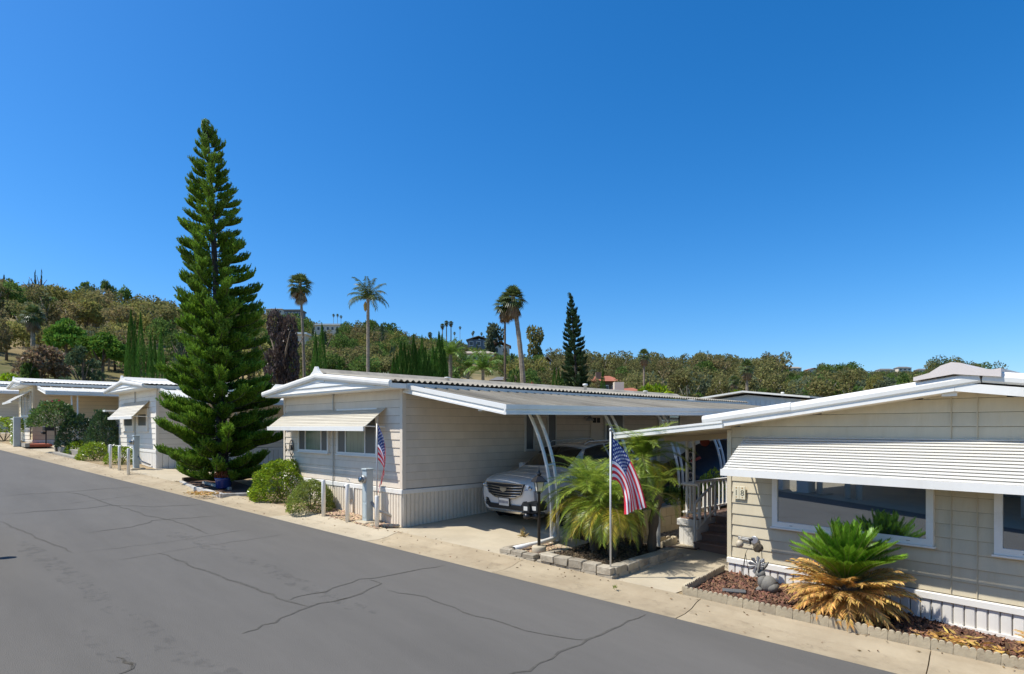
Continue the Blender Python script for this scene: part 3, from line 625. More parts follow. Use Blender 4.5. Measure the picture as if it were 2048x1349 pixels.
# ================================================================== vegetation
def quads_mesh(name, P, D, L, Wd, mat, mats=None, mi=None, sidebias=None):
    n = len(P); P = np.asarray(P, float); D = np.asarray(D, float); D /= np.linalg.norm(D, axis=1)[:, None] + 1e-9
    L = np.broadcast_to(L, n)[:, None]; Wd = np.broadcast_to(Wd, n)[:, None]
    R = RNG.normal(size=(n, 3)) if sidebias is None else np.asarray(sidebias, float) + RNG.normal(size=(n, 3)) * .25
    S = np.cross(D, R); S /= np.linalg.norm(S, axis=1)[:, None] + 1e-9
    V = np.empty((n, 4, 3)); V[:, 0] = P; V[:, 1] = P + D * L * .45 + S * Wd * .5; V[:, 2] = P + D * L; V[:, 3] = P + D * L * .45 - S * Wd * .5
    return raw_mesh(name, V.reshape(-1, 3), 4, n, mats or [mat], mi)
def raw_mesh(name, V, k, n, mats, mi=None):
    me = bpy.data.meshes.new(name); me.vertices.add(len(V)); me.vertices.foreach_set('co', np.ascontiguousarray(V, dtype=np.float32).ravel())
    me.loops.add(k * n); me.loops.foreach_set('vertex_index', np.arange(k * n, dtype=np.int32)); me.polygons.add(n)
    me.polygons.foreach_set('loop_start', np.arange(0, k * n, k, dtype=np.int32))
    for m in mats: me.materials.append(m)
    if mi is not None: me.polygons.foreach_set('material_index', np.asarray(mi, dtype=np.int32))
    me.update(calc_edges=True); return me
def unit(n):
    v = RNG.normal(size=(n, 3)); return v / np.linalg.norm(v, axis=1)[:, None]

L_EUC = leaf('eucalyptus_leaf', (.21, .205, .08), huev=.025, objrand=.22, spec=.1, rough=.75, island=.3, trans=0.42)
L_EUC2 = leaf('dry_eucalyptus_leaf', (.27, .23, .11), huev=.025, objrand=.22, spec=.1, rough=.75, island=.3, trans=0.42)
L_OLIVE = leaf('olive_leaf', (.29, .28, .09), huev=.025, objrand=.22, spec=.1, rough=.75, island=.3, trans=0.42)
L_OAK = leaf('oak_leaf', (.125, .20, .05), huev=.025, objrand=.22, spec=.1, rough=.75, island=.3, trans=0.42)
L_PINE = leaf('pine_needle', (.12, .23, .035), huev=.025, objrand=.22, spec=.1, rough=.75, island=.3, trans=0.3)
L_CONI = leaf('cedar_needle', (.10, .145, .075), huev=.025, objrand=.22, spec=.1, rough=.75, island=.3, trans=0.3)
L_BLUE = leaf('distant_leaf', (.145, .18, .11), huev=.025, objrand=.22, spec=.1, rough=.75, island=.3, trans=0.4)
L_CYP = leaf('cypress_leaf', (.09, .20, .032), huev=.015, objrand=.15, spec=.15, rough=.7, trans=0.25)
L_BUSH = leaf('bush_leaf', (.28, .40, .03), huev=.02, rough=.3, spec=.6, trans=0.35)
L_BUSH2 = leaf('small_bush_leaf', (.27, .34, .075), huev=.025, rough=.35, spec=.6, trans=0.35)
L_LIME = leaf('lime_leaf', (0.276, 0.396, 0.0144), trans=.4)
L_PURP = leaf('purple_leaf', (0.0975, 0.0675, 0.057), huev=.02, trans=.2)
L_PINKB = leaf('pinkish_leaf', (0.255, 0.1875, 0.1125), huev=.03)
L_DARK = leaf('dark_hedge_leaf', (.06, .115, .042), rough=.35, spec=.6)
L_ROSE = leaf('rose_leaf', (.12, .20, .05), rough=.4)
FLOWER = leaf('red_flower', (0.54, 0.036, 0.06), island=.3)
WFLOWER = leaf('white_flower', (0.75, 0.72, 0.6), island=.2)
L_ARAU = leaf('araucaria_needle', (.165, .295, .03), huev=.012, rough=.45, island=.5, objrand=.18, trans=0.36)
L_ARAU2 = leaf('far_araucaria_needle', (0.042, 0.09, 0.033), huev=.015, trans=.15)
L_PYG = leaf('date_palm_leaflet', (.32, .43, .06), huev=.02, rough=.35, spec=.6, trans=0.4)
L_PYGY = leaf('yellowing_leaflet', (0.448, 0.378, 0.049), huev=.025, rough=.4, trans=.35)
L_CYC = leaf('cycad_leaflet', (.17, .34, .03), huev=.012, rough=.25, spec=.35, trans=0.3)
L_CYCD = leaf('dried_cycad_leaflet', (.66, .42, .13), huev=.022, rough=.6, trans=.25, island=.35)
RACH = pbr('palm_rachis', (.20, .22, .05), rough=.5); RACHD = pbr('dry_rachis', (.36, .24, .10), rough=.7)
L_FAN = leaf('fan_palm_leaf', (0.1125, 0.1575, 0.0525), rough=.4, spec=.5, huev=.02)
L_FAND = leaf('dead_fan_leaf', (0.285, 0.21, 0.12), rough=.7, huev=.02)
L_FEA = leaf('feather_palm_leaf', (0.165, 0.285, 0.045), rough=.4, spec=.5, huev=.02)
L_QUE = leaf('queen_palm_leaf', (0.105, 0.15, 0.0525), rough=.4, huev=.02)

# ---------- crowns of unit width and height
def crown(kind, n, size, mat, name='crown', mats=None, flower=0):
    P = []; Dv = []
    def lobe(c, r, m, flat=1., down=.3):
        u = unit(m); k = (.55 + .45 * RNG.random((m, 1)) ** .5); p = np.array(c) + u * k * r * np.array([1, 1, flat]); P.append(p)
        Dv.append(u + RNG.normal(size=(m, 3)) * .55 + np.array([0, 0, -down]))
    if kind == 'euc':
        k = random.randint(10, 14); rs = []
        for i in range(k):
            a = random.uniform(0, 6.28); z = random.uniform(.16, .9); rad = random.uniform(.08, .40) * (1 - .55 * abs(z - .5)); rs.append((rad * math.cos(a), rad * math.sin(a), z, random.uniform(.11, .2)))
        tot = sum(q[3] ** 2 for q in rs)
        for x, y, z, r in rs: lobe((x, y, z), r, int(n * r * r / tot), .8)
    elif kind == 'round':
        k = random.randint(13, 17)
        for i in range(k):
            u = unit(1)[0]; u[2] = abs(u[2]) * .95 - .12; c = np.array([u[0] * .36, u[1] * .36, .42 + u[2] * .42]); lobe(c, random.uniform(.13, .2), n // k, .85, .1)
    elif kind == 'umbrella':
        k = 22
        for i in range(k):
            a = random.uniform(0, 6.28); r = .42 * math.sqrt(random.random()); lobe((r * math.cos(a), r * math.sin(a), .78 - r * r * 2.2 + random.uniform(-.06, .05)), random.uniform(.09, .14), n // k, .6, -.1)
    elif kind == 'cone':
        k = 30
        for i in range(k):
            z = (i + .5) / k; a = i * 2.4; r = .44 * (1 - z) ** .8 * random.uniform(.5, 1.); lobe((r * math.cos(a), r * math.sin(a), z * .95), .05 + .1 * (1 - z), n // k, .45, .2)
    elif kind == 'spire':
        m = n; z = RNG.random(m); a = RNG.random(m) * 6.28; rr = .5 * np.clip(np.minimum(z * 6 + .35, (1 - z) * 2.6 + .03), 0, 1) * (.6 + .4 * RNG.random(m) ** .5) * (1 + .16 * np.sin(a * 3 + z * 9))
        P.append(np.stack([rr * np.cos(a), rr * np.sin(a), z * .97], 1)); Dv.append(np.stack([np.cos(a) * 1.2, np.sin(a) * 1.2, np.ones(m) * .32], 1) + RNG.normal(size=(m, 3)) * np.array([.5, .5, .05]))
    elif kind == 'bush':
        m = n; u = unit(m); u[:, 2] = np.abs(u[:, 2]) * 1.05 - .12; rr = (.80 + .2 * RNG.random((m, 1)) ** .6) * (1 + .07 * np.sin(u[:, :1] * 9 + 1.7) * np.sin(u[:, 1:2] * 8) + .05 * np.sin(u[:, 2:3] * 13 + u[:, :1] * 7))
        P.append(u * rr * np.array([.5, .5, .86]) + np.array([0, 0, .12])); Dv.append(u + RNG.normal(size=(m, 3)) * .6 + np.array([0, 0, .35]))
    elif kind == 'layer':
        k = 26
        for i in range(k):
            z = random.random(); a = random.uniform(0, 6.28); r = (.45 - .3 * z) * random.uniform(.4, 1); lobe((r * math.cos(a), r * math.sin(a), .08 + z * .85), .14 - .05 * z, n // k, .3, .15)
    P = np.concatenate(P); Dv = np.concatenate(Dv); m = len(P); s = size * (.7 + .6 * RNG.random(m))
    mi = None
    if flower: mi = (RNG.random(m) < flower * (P[:, 2] > .6) * (P[:, 2] - .5) * 3).astype(np.int32)
    return quads_mesh(name, P, Dv, s, s * .62, mat, mats, mi)
def trunk_mesh(mat, r=.035, limbs=4, bend=.06, name='trunk'):
    mb = MB(); b = [random.uniform(-bend, bend) for _ in range(4)]
    pts = [(0, 0, -.05), (b[0] * .4, b[1] * .4, .2), (b[0], b[1], .45), (b[2], b[3], .8)]
    mb.tube(pts, [r * 1.2, r * .9, r * .7, r * .3], 7)
    for i in range(limbs):
        a = i * 6.28 / limbs + random.uniform(-.4, .4); h = random.uniform(.3, .5)
        mb.tube([(b[0] * h, b[1] * h, h), (.12 * math.cos(a), .12 * math.sin(a), h + .16), (.25 * math.cos(a), .25 * math.sin(a), h + .34)], [r * .5, r * .35, r * .12], 5)
    return mb.mesh(name, mat, True)
TR = [trunk_mesh(BARK) for _ in range(3)] ; TRP = [trunk_mesh(pbr('pale_bark', (.36, .31, .26), rough=.9, var=.3, vs=3), r=.026, limbs=5, bend=.1) for _ in range(2)]
def tree(name, label, loc, w, h, crownme, trunkme, th=.3, group=None, cat='tree', rz=None):
    """th: share of the height left clear below the crown"""
    t = thing(name, label, cat, loc, random.uniform(0, 6.28) if rz is None else rz, group)
    c = link('crown', crownme, t, (0, 0, h * th)); c.scale = (w, w, h * (1 - th))
    k = link('trunk', trunkme, t); k.scale = (h * .8, h * .8, h); return t

# ---------- fronds
def frond_mesh(name, L, n, ll, lw, e0, e1, mats, fwd=.55, vee=.25, droop=.3, r=.012, start=.12, power=1.2, base=.35, gap=0., ragged=.1):
    """rachis in the xz plane leaving the origin at elevation e0 and ending at e1 (degrees); mats = (leaflet, rachis)"""
    ns = 14; pts = [Vector((0, 0, 0))]; tg = []
    for i in range(ns):
        u = (i + .5) / ns; e = math.radians(e0 + (e1 - e0) * u ** power); d = Vector((math.cos(e), 0, math.sin(e))); tg.append(d); pts.append(pts[-1] + d * L / ns)
    tg.append(tg[-1]); mb = MB(); mb.cm = 1; mb.tube(pts, [r * (1 - .85 * i / ns) for i in range(ns + 1)], 4); mb.cm = 0
    for i in range(n):
        u = start + (1 - start) * (i + .5) / n
        if gap and random.random() < gap: continue
        q = u * ns; k = min(int(q), ns - 1); p = pts[k].lerp(pts[k + 1], q - k); t = tg[k]; up = Vector((-t.z, 0, t.x))
        prof = base + (1 - base) * math.sin(math.pi * min(1, .12 + u * .9)) if u < .9 else base + (1 - base) * .35
        le = ll * prof * random.uniform(1 - ragged, 1 + ragged); f = fwd + .9 * u ** 3
        for sd in (-1, 1):
            d = (Vector((0, sd, 0)) + t * f + up * (vee + random.uniform(-.12, .12))).normalized(); tip = p + d * le + Vector((0, 0, -droop * le * random.uniform(.6, 1.3))); mid = p.lerp(tip, .45) + Vector((0, 0, droop * le * .25))
            s = (tip - p).cross(up).normalized().cross(d) if False else t * lw * .5
            mb.add([p - s * .5, mid - s, tip, mid + s], [(0, 1, 2, 3)])
    return mb.mesh(name, list(mats))
def ragged_trunk(h, r0, r1, n=10, ring=.03, lean=(0, 0), mat=PTRUNK, scars=True, seg=None):
    mb = MB(); pts = []; rs = []; m = seg or max(6, int(h / .18))
    for i in range(m + 1):
        u = i / m; pts.append((lean[0] * u * u, lean[1] * u * u, h * u)); rs.append((r0 + (r1 - r0) * u) * (1 + (ring if i % 2 else -ring)))
    mb.tube(pts, rs, n); return mb

# ---------- the tall Norfolk pine
def arau_branch(L, nb, bl, mat, th=.05, seed=0):
    """upswept branch along +x clothed in rope-like branchlets"""
    P = []; Dv = []; Ls = []; Ws = []; mb = MB(); pts = []
    for i in range(9): u = i / 8; pts.append((L * u, 0, L * (-.12 * u + .26 * u ** 2.6)))
    for i in range(nb):
        u = .24 + .76 * (i + random.random()) / nb; k = min(7, int(u * 8)); p = Vector(pts[k]).lerp(Vector(pts[k + 1]), u * 8 - k)
        t = (Vector(pts[k + 1]) - Vector(pts[k])).normalized(); a = random.choice((-1, 1)) * random.uniform(.0, 1.05)
        d = (t * random.uniform(.65, 1.2) + Vector((0, math.sin(a), abs(math.cos(a)) * .75 + .15))).normalized()
        le = bl * random.uniform(.7, 1.2) * (1.05 if u < .85 else .8); q = p
        # curving branchlet: needles along it
        for s in range(7):
            v = s / 7; q = p + d * le * v + Vector((0, 0, .22 * le * v * v))
            for _ in range(3):
                w = unit(1)[0] * .55; P.append(q); Dv.append(np.array(d) * 1.0 + w + np.array([0, 0, .25])); Ls.append(le * .34); Ws.append(th * (1.05 - .5 * v))
    me = quads_mesh('branch', P, Dv, np.array(Ls), np.array(Ws), mat, mats=[mat, NTRUNK])
    bm_ = MB(); bm_.tube(pts, [L * .014 * (1 - .8 * i / 8) + .004 for i in range(9)], 4)
    v0 = len(me.vertices); import bmesh
    b = bmesh.new(); b.from_mesh(me); tmp = bm_.mesh('tmp', NTRUNK); n0 = len(b.faces); b.from_mesh(tmp); b.faces.ensure_lookup_table()
    for f in b.faces[n0:]: f.material_index = 1
    b.to_mesh(me); b.free(); bpy.data.meshes.remove(tmp); return me
def norfolk(label, loc, h, prof, lean, spacing, nper, shorts, longs, tr, group=None, minz=.35, lmax=.95, inner=False):
    t = thing('norfolk_pine', label, 'tree', loc, 0, group)
    def axis(z): u = z / h; return Vector((lean[0] * u ** 1.3, lean[1] * u ** 1.3, z))
    pts = [axis(h * i / 14) for i in range(15)]
    part('trunk', MB().tube(pts, [tr * (1 - .93 * i / 14) + .01 for i in range(15)], 9), NTRUNK, t, True)
    z = minz; a0 = 0
    while z < h * .985:
        u = z / h; R = float(np.interp(u, [p[0] for p in prof], [p[1] for p in prof])); n = nper if u < .88 else nper - 1; a0 += 1.1
        low = inner and u < .5
        for i in range(n + (3 if low else 0)):
            a = a0 + 6.283 * i / (n + (3 if low else 0)) + random.uniform(-.25, .25); r = R * (random.uniform(.55, 1.08) if low else random.uniform(.84, 1.12)); src = longs if r > lmax else shorts
            L0, me = random.choice(src); o = link('branch', me, t, axis(max(.12, z + random.uniform(-.08, .08) * (1.8 if low else 1))), (random.uniform(-.3, .3), -random.uniform(-.12, .08) - .22 * u * u - (.75 * max(0, u - .9) / .1), a)); s = r / L0
            o.scale = (s, s * .5 + .5 if s < 1 else s, s * .6 + .4 if s < 1 else s)
        z += spacing * (.70 if low else 1 - .4 * u)
    link('branch', random.choice(shorts)[1], t, axis(h * .97), (0, -1.45, 0)).scale = (.6, .7, .7)
    return t
BS = [(.8, arau_branch(.8, 60, .22, L_ARAU, .032)) for _ in range(3)]; BL = [(1.7, arau_branch(1.7, 116, .30, L_ARAU, .04)) for _ in range(3)]
norfolk('very tall tapering Norfolk pine at the kerb between the homes', (-19.16, 6.75, .98), 10.65,
        [(0, 1.5), (.1, 1.72), (.25, 1.66), (.4, 1.36), (.55, 1.06), (.7, .78), (.82, .62), (.92, .46), (1, .26)], (-.33, -.33), .385, 6, BS, BL, .17, minz=.25, lmax=1.15, inner=True)
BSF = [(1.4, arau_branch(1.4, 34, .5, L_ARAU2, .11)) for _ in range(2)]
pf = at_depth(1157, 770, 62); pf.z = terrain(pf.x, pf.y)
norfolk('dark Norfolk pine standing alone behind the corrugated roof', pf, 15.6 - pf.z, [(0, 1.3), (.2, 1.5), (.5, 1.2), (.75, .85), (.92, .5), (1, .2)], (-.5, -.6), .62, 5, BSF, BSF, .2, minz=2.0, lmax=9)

# ---------- pygmy date palms in the kerbside bed
PF = []
for e0, e1, ln, mats in ((80, 5, 1.2, (L_PYG, RACH)), (64, -30, 1.25, (L_PYG, RACH)), (44, -60, 1.2, (L_PYG, RACH)), (12, -84, 1.05, (L_PYG, RACH)), (15, -80, 1.05, (L_PYGY, RACHD)), (-25, -88, .95, (L_PYG, RACH))):
    PF.append([frond_mesh('frond', ln, 46, .30, .017, e0 + j * 5, e1 - j * 6, mats, fwd=.62, vee=.22, droop=.16, r=.011, start=.13, power=1.0, ragged=.2) for j in range(2)])
def pygmy(label, x, y, h, n, scale, lean=(0, 0), yellow=.15):
    t = thing('date_palm', label, 'palm', (x, y, grade(x) + .12), 0, 'date palms in the kerbside bed')
    mb = ragged_trunk(h, .075, .09, 9, .16, lean); part('trunk', mb, BARK, t)
    for i in range(n):
        u = (i + .5) / n; a = i * 2.39996; k = 0 if u < .22 else 1 if u < .45 else 2 if u < .68 else 3 if u < .9 else 5
        if random.random() < yellow and k >= 2: k = 4
        o = link('frond', random.choice(PF[k]), t, (lean[0], lean[1], h - .1 * u), (random.uniform(-.2, .2), random.uniform(-.12, .12), a + random.uniform(-.2, .2)))
        s = scale * random.uniform(.85, 1.1); o.scale = (s, s, s)
    return t
pygmy('broad low date palm nearest the mailbox lamp post', -6.85, 8.75, 1.0, 74, .86, (-.08, -.04), .2)
pygmy('leafy date palm with drooping fronds behind the flagpole', -6.35, 8.62, .92, 56, .78, (.05, -.12), .18)
pygmy('tallest date palm rising behind the flag', -6.5, 9.6, 1.66, 58, .76, (.1, .05), .15)
pygmy('thin date palm at the rear edge of the bed beside the path', -6.15, 9.5, 1.12, 16, .6, (.12, .05), .3)

# ---------- sago cycads
CG = [frond_mesh('frond', .74, 78, .165, .0145, e0, e1, (L_CYC, RACH), fwd=.6, vee=.5, droop=.02, r=.009, start=.16, power=1.3, base=.3, ragged=.06) for e0, e1 in ((86, 76), (75, 52), (60, 32), (46, 16))]
CDm = [frond_mesh('dry_frond', .66, 50, .135, .024, e0, e1, (L_CYCD, RACHD), fwd=.8, vee=.05, droop=.3, r=.011, start=.14, power=1.4, base=.35, gap=.06, ragged=.3) for e0, e1 in ((30, 8), (16, -16), (0, -40), (-20, -62), (-42, -75))]
def cycad(label, x, y, z, ng, nd, s=1., face=None):
    t = thing('sago_cycad', label, 'cycad', (x, y, z), 0)
    mb = MB(); mb.lathe([(.16, -.05), (.19, .1), (.18, .3), (.15, .44), (.06, .5)], 14); part('trunk', mb, BARK, t, sc=s)
    for i in range(ng):
        u = (i + .5) / ng; a = i * 2.39996; k = min(3, int(u * 4)); o = link('frond', CG[k], t, (.05 * math.cos(a), .05 * math.sin(a), .44 * s), (random.uniform(-.12, .12), 0, a)); q = s * random.uniform(.9, 1.06); o.scale = (q, q, q)
    for i in range(nd):
        u = (i + .5) / nd; a = i * 2.39996 + .4; k = min(4, int(u * 5)); o = link('dry_frond', CDm[k], t, (.12 * math.cos(a), .12 * math.sin(a), (.42 - .26 * u) * s), (random.uniform(-.35, .35), random.uniform(-.1, .12), a)); q = s * random.uniform(.82, 1.08) * (1 - .2 * u); o.scale = (q, q, q)
    return t
cycad('large sago cycad with green top and dried golden skirt', -2.74, 8.80, .20, 84, 150, 1.0)
cycad('second sago cycad at the right edge showing only dried fronds', -.58, 8.72, .09, 8, 70, .52)

# ---------- clipped bushes and small plants
def bush(label, loc, w, d, h, n, size, mat, group=None, name='bush', mats=None, flower=0, kind='bush'):
    t = thing(name, label, 'bush', loc, random.uniform(0, 6), group); c = link('foliage', crown(kind, n, size / max(w, h), mat, 'foliage', mats, flower), t, (0, 0, -.03)); c.scale = (w, d, h)
    mb = MB(); 
    for i in range(5): a = i * 1.25; mb.tube([(0, 0, -.03), (.12 * w * math.cos(a), .12 * w * math.sin(a), h * .3), (.27 * w * math.cos(a), .27 * w * math.sin(a), h * .62)], [.02, .014, .006], 5)
    part('stem', mb, BARK, t); return t
bush('large rounded bright green bush at the left corner of the beige home', (-15.75, 7.0, .80), 1.62, 1.3, 1.12, 9000, .068, L_BUSH)
bush('smaller clipped bush beside the white bollard', (-13.72, 6.82, .72), 1.28, .95, .80, 8000, .052, L_BUSH2)
bush('small clipped bush leftmost of three near the white home', (-31.4, 5.2, 1.54), .95, .8, .65, 1600, .08, L_BUSH, 'bushes by the white home')
bush('widest clipped bush, middle of three near the white home', (-28.5, 5.25, 1.40), 1.25, 1.0, .78, 2200, .08, L_BUSH, 'bushes by the white home')
bush('clipped bush behind the bollards of the white home', (-26.6, 5.75, 1.32), 1.1, .9, .72, 1900, .08, L_BUSH, 'bushes by the white home')
bush('dark clipped tall shrub before the dark parked car', (-30.1, 5.83, 1.48), 1.3, 1.25, 2.05, 3600, .12, L_DARK, name='shrub')
bush('yellow green shrub beside the white fence', (-40.5, 3.6, 1.96), 2.6, 1.8, 1.5, 1800, .14, L_BUSH, name='shrub', kind='round')
bush('dry brownish shrub on the block wall', (-7.52, 11.3, .80), .75, .9, .75, 1500, .06, L_PINKB, name='shrub', kind='round')
bush('dark green shrub at the far end of the block wall', (-7.52, 12.5, .82), .7, 1.2, .62, 1500, .05, L_OAK, name='shrub', kind='round')
bush('bright leafy shrub behind the porch railing', (-7.3, 13.9, .60), .8, .8, 1.2, 1000, .08, L_BUSH, name='shrub', kind='round')
ft = thing('flowering_tree', 'dark clipped tree with red blossom near the mailbox', 'tree', (-32.4, 4.75, 1.58), .75, sc=.86)
c = link('crown', crown('bush', 3800, .06, L_ROSE, mats=[L_ROSE, FLOWER], flower=.035), ft, (-.35, 0, 1.25)); c.scale = (2.1, 1.9, 1.45)
c = link('crown', crown('bush', 2600, .07, L_DARK), ft, (.75, .15, .25)); c.scale = (1.75, 1.6, 1.75)
part('trunk', MB().tube([(-.2, 0, -.05), (-.25, 0, .6), (-.3, 0, 1.4)], [.06, .05, .04], 7), BARK, ft)

# ---------- palms and trees behind the roofs
def fan_leaf(mb, c, d, L, spread, droop, mi, nseg=11):
    d = Vector(d).normalized(); s = d.cross(Vector((0, 0, 1))).normalized(); up = s.cross(d); mb.cm = mi
    b = Vector(c) + d * L * .4; mb.add([Vector(c) - s * .02, Vector(c) + s * .02, b + s * .012, b - s * .012], [(0, 1, 2, 3)])
    for i in range(nseg):
        a = (i / (nseg - 1) - .5) * spread; q = (d * math.cos(a) + s * math.sin(a)); le = L * .62 * (.75 + .25 * math.cos(a)); w = q.cross(up).normalized() * le * .085
        m = b + q * le * .55 + up * le * .05; t = b + q * le + Vector((0, 0, -droop * le)); mb.add([b, m + w, t, m - w], [(0, 1, 2, 3)])
def fan_crown(n, L, dead, skirt=0):
    mb = MB()
    for i in range(n):
        u = (i + .5) / n; a = i * 2.4; e = math.radians(80 - 130 * u); fan_leaf(mb, (0, 0, 0), (math.cos(a) * math.cos(e), math.sin(a) * math.cos(e), math.sin(e)), L * random.uniform(.85, 1.1), 2.7, .25, 0)
    for i in range(dead):
        a = i * 2.4; e = math.radians(random.uniform(-80, -45)); fan_leaf(mb, (0, 0, -random.uniform(.05, .7)), (math.cos(a) * math.cos(e), math.sin(a) * math.cos(e), math.sin(e)), L * .85, 1.6, .4, 1)
    return mb.mesh('crown', [L_FAN, L_FAND])
FCR = [fan_crown(34, 1.25, 10), fan_crown(36, 1.3, 34), fan_crown(30, 1.2, 4)]
def fan_palm(label, px, ptop, D, cw, kind, lean=(0, 0), tr=.16, group=None, base=None, tmat=PTRUNK):
    top = at_depth(px, ptop, D); gx, gy = top.x - lean[0], top.y - lean[1]; gz = terrain(gx, gy) if base is None else base
    t = thing('fan_palm', label, 'palm', (gx, gy, gz), 0, group); h = top.z - gz
    o = link('crown', FCR[kind], t, (lean[0], lean[1], h - cw * .1)); s = cw / 2.3; o.scale = (s, s, s)
    part('trunk', ragged_trunk(h, tr * 1.2, tr * .75, 7, .05, lean, seg=26), tmat, t); return t
fan_palm('slender fan palm with open round crown left of the queen palm', 600, 566, 55, 2.45, 0, (-.3, -.3), .14)
fan_palm('fan palm with thick leaning trunk and shaggy dead skirt', 1026, 592, 55, 2.5, 1, (-.75, -.75), .24)
fan_palm('thin straight dark-trunked fan palm touching the leaning one', 1010, 606, 56, 2.1, 1, (.0, .0), .11, tmat=BARK)
fan_palm('short thick fan palm on the wooded left slope', 66, 627, 68, 2.45, 1, (0, 0), .24)
fan_palm('fan palm with green tuft in front of the eucalyptus wood', 1288, 708, 64, 1.45, 1, (0, 0), .12)
fan_palm('bushy fan palm above the rear white home', 1494, 732, 64, 1.75, 1, (0, 0), .16)
fan_palm('small low fan palm left of the bushy one', 1468, 760, 60, 1.25, 0, (0, 0), .12)
QF = [frond_mesh('frond', 1.9, 40, .42, .05, e0, e1, (L_QUE, RACH), fwd=.4, vee=.0, droop=.6, r=.03, start=.1, power=1.1) for e0, e1 in ((80, 10), (60, -35), (35, -70))]
def feather(name, label, px, ptop, D, s, n, mats_f, tr, group=None, base=None):
    top = at_depth(px, ptop, D); gz = terrain(top.x, top.y) if base is None else base; t = thing(name, label, 'palm', (top.x, top.y, gz), 0, group); h = top.z - gz
    for i in range(n): u = (i + .5) / n; o = link('frond', mats_f[min(2, int(u * 3))], t, (0, 0, h), (random.uniform(-.2, .2), 0, i * 2.4)); q = s * random.uniform(.85, 1.1); o.scale = (q, q, q)
    part('trunk', ragged_trunk(h + .1, tr * 1.2, tr, 8, .04, seg=24), PTRUNK, t)
    return t
qp = feather('queen_palm', 'tall queen palm with drooping feathery fronds against the sky', 736, 600, 45, .98, 17, QF, .11)
part('seed_cluster', MB().lathe([(.02, 0), (.14, -.25), (.1, -.6), (.02, -.75)], 8), pbr('ochre_seed', (.35, .24, .06)), qp, loc=(-.2, -.1, (at_depth(736, 600, 45).z - qp.location.z) - .1))
FF = [frond_mesh('frond', 1.9, 34, .5, .06, e0, e1, (L_FEA, RACH), fwd=.5, vee=.1, droop=.45, r=.03, start=.1, power=1.1) for e0, e1 in ((82, 30), (62, -15), (35, -55))]
feather('feather_palm', 'bright feather palm right of the cypress row', 901, 712, 52, .95, 16, FF, .16)
feather('feather_palm', 'light green feather palm, middle of the three by the cypress row', 936, 738, 52, .9, 16, FF, .13)
feather('feather_palm', 'broad feather palm nearest the leaning fan palm', 966, 742, 50, 1.05, 18, FF, .13)
# cypress spires
SPI = [crown('spire', 5200, .05, L_CYP) for _ in range(3)]
for m_ in SPI: pass
def spire(px, ptop, D, w, label, group):
    top = at_depth(px, ptop, D); gz = terrain(top.x, top.y); t = thing('cypress', label, 'tree', (top.x, top.y, gz), random.uniform(0, 6), group)
    h = top.z - gz; o = link('crown', random.choice(SPI), t, (0, 0, .1)); o.scale = (w, w, h); part('trunk', MB().tube([(0, 0, -.1), (0, 0, h * .5)], [.08, .03], 6), BARK, t)
ORD = 'first second third fourth fifth sixth seventh eighth ninth tenth eleventh twelfth thirteenth fourteenth fifteenth sixteenth'.split()
for i_, (px, pt, w) in enumerate(sorted(((262, 618, .62), (257, 650, .5), (281, 625, .62), (301, 668, .5), (309, 672, .45), (322, 655, .55), (270, 640, .5)))):
    spire(px, pt, 46, w, ORD[i_] + ' slim cypress from the left beside the tall pine', 'cypresses left of the tall pine')
spire(631, 664, 50, .62, 'narrower left cypress of the dark pair behind the beige roof', None); spire(644, 648, 50, .8, 'wider right cypress of the dark pair behind the beige roof', None)
spire(679, 712, 60, .5, 'small lone dark cypress left of the queen palm trunk', None)
for i_, (px, pt) in enumerate(((787, 715), (794, 706), (802, 684), (809, 686), (817, 700), (827, 668), (831, 690), (838, 698), (844, 672), (851, 696), (858, 712), (866, 690), (872, 700), (878, 664), (884, 670), (889, 700))):
    spire(px, pt, 45, random.uniform(.6, .82), ORD[i_] + ' cypress from the left in the dense row behind the beige ridge', 'cypress row behind the ridge')
for i_, (px, pt) in enumerate(((1109, 735), (1117, 738), (1125, 742), (1166, 728), (1206, 738))): spire(px, pt, 75, .7, ORD[i_] + ' small dark cypress from the left about the lone Norfolk pine', 'small cypresses at the foot of the hill')
# single trees that stand out
def at_ground(px, D): p = at_depth(px, 700, D); p.z = terrain(p.x, p.y); return p
def tree_px(name, label, px, ptop, D, wpx, cme, tme, th=.25, cat='tree'):
    p = at_ground(px, D); top = CAMZ + (YH - ptop) / FPX * D; return tree(name, label, p, wpx / FPX * D, top - p.z, cme, tme, th, cat=cat)
tree_px('lime_tree', 'bright lime green tree behind the corrugated roof', 1306, 760, 40, 92, crown('round', 2600, .085, L_LIME), TR[0])
tree_px('lime_tree', 'smaller lime green tree above the rear white home', 1475, 776, 60, 55, crown('round', 1200, .11, L_LIME), TR[1])
tree_px('purple_leaf_tree', 'tall dark purple-brown tree behind the tall pine', 562, 622, 52, 84, crown('euc', 8000, .045, L_PURP), TR[1], .08)
tree_px('stone_pine', 'round dense bright green pine on the left slope', 203, 655, 62, 108, crown('umbrella', 4200, .065, L_PINE), TR[0], .3)
tree_px('stone_pine', 'dark green pine behind the dense round pine', 132, 628, 66, 84, crown('umbrella', 3200, .075, L_PINE), TR[1], .25)
tree_px('cedar', 'grey-green layered cedar just above the cream home roof', 165, 690, 55, 96, crown('layer', 3400, .07, L_CONI), TR[2], .05)
tree_px('pepper_tree', 'pinkish brown shrubby tree above the cream home roof', 82, 682, 58, 96, crown('round', 3000, .075, L_PINKB), TR[2], .1)
tree_px('dark_tree', 'small dark rounded tree above the cream home roof', 57, 720, 56, 34, crown('round', 900, .12, L_OAK), TR[0], .1)
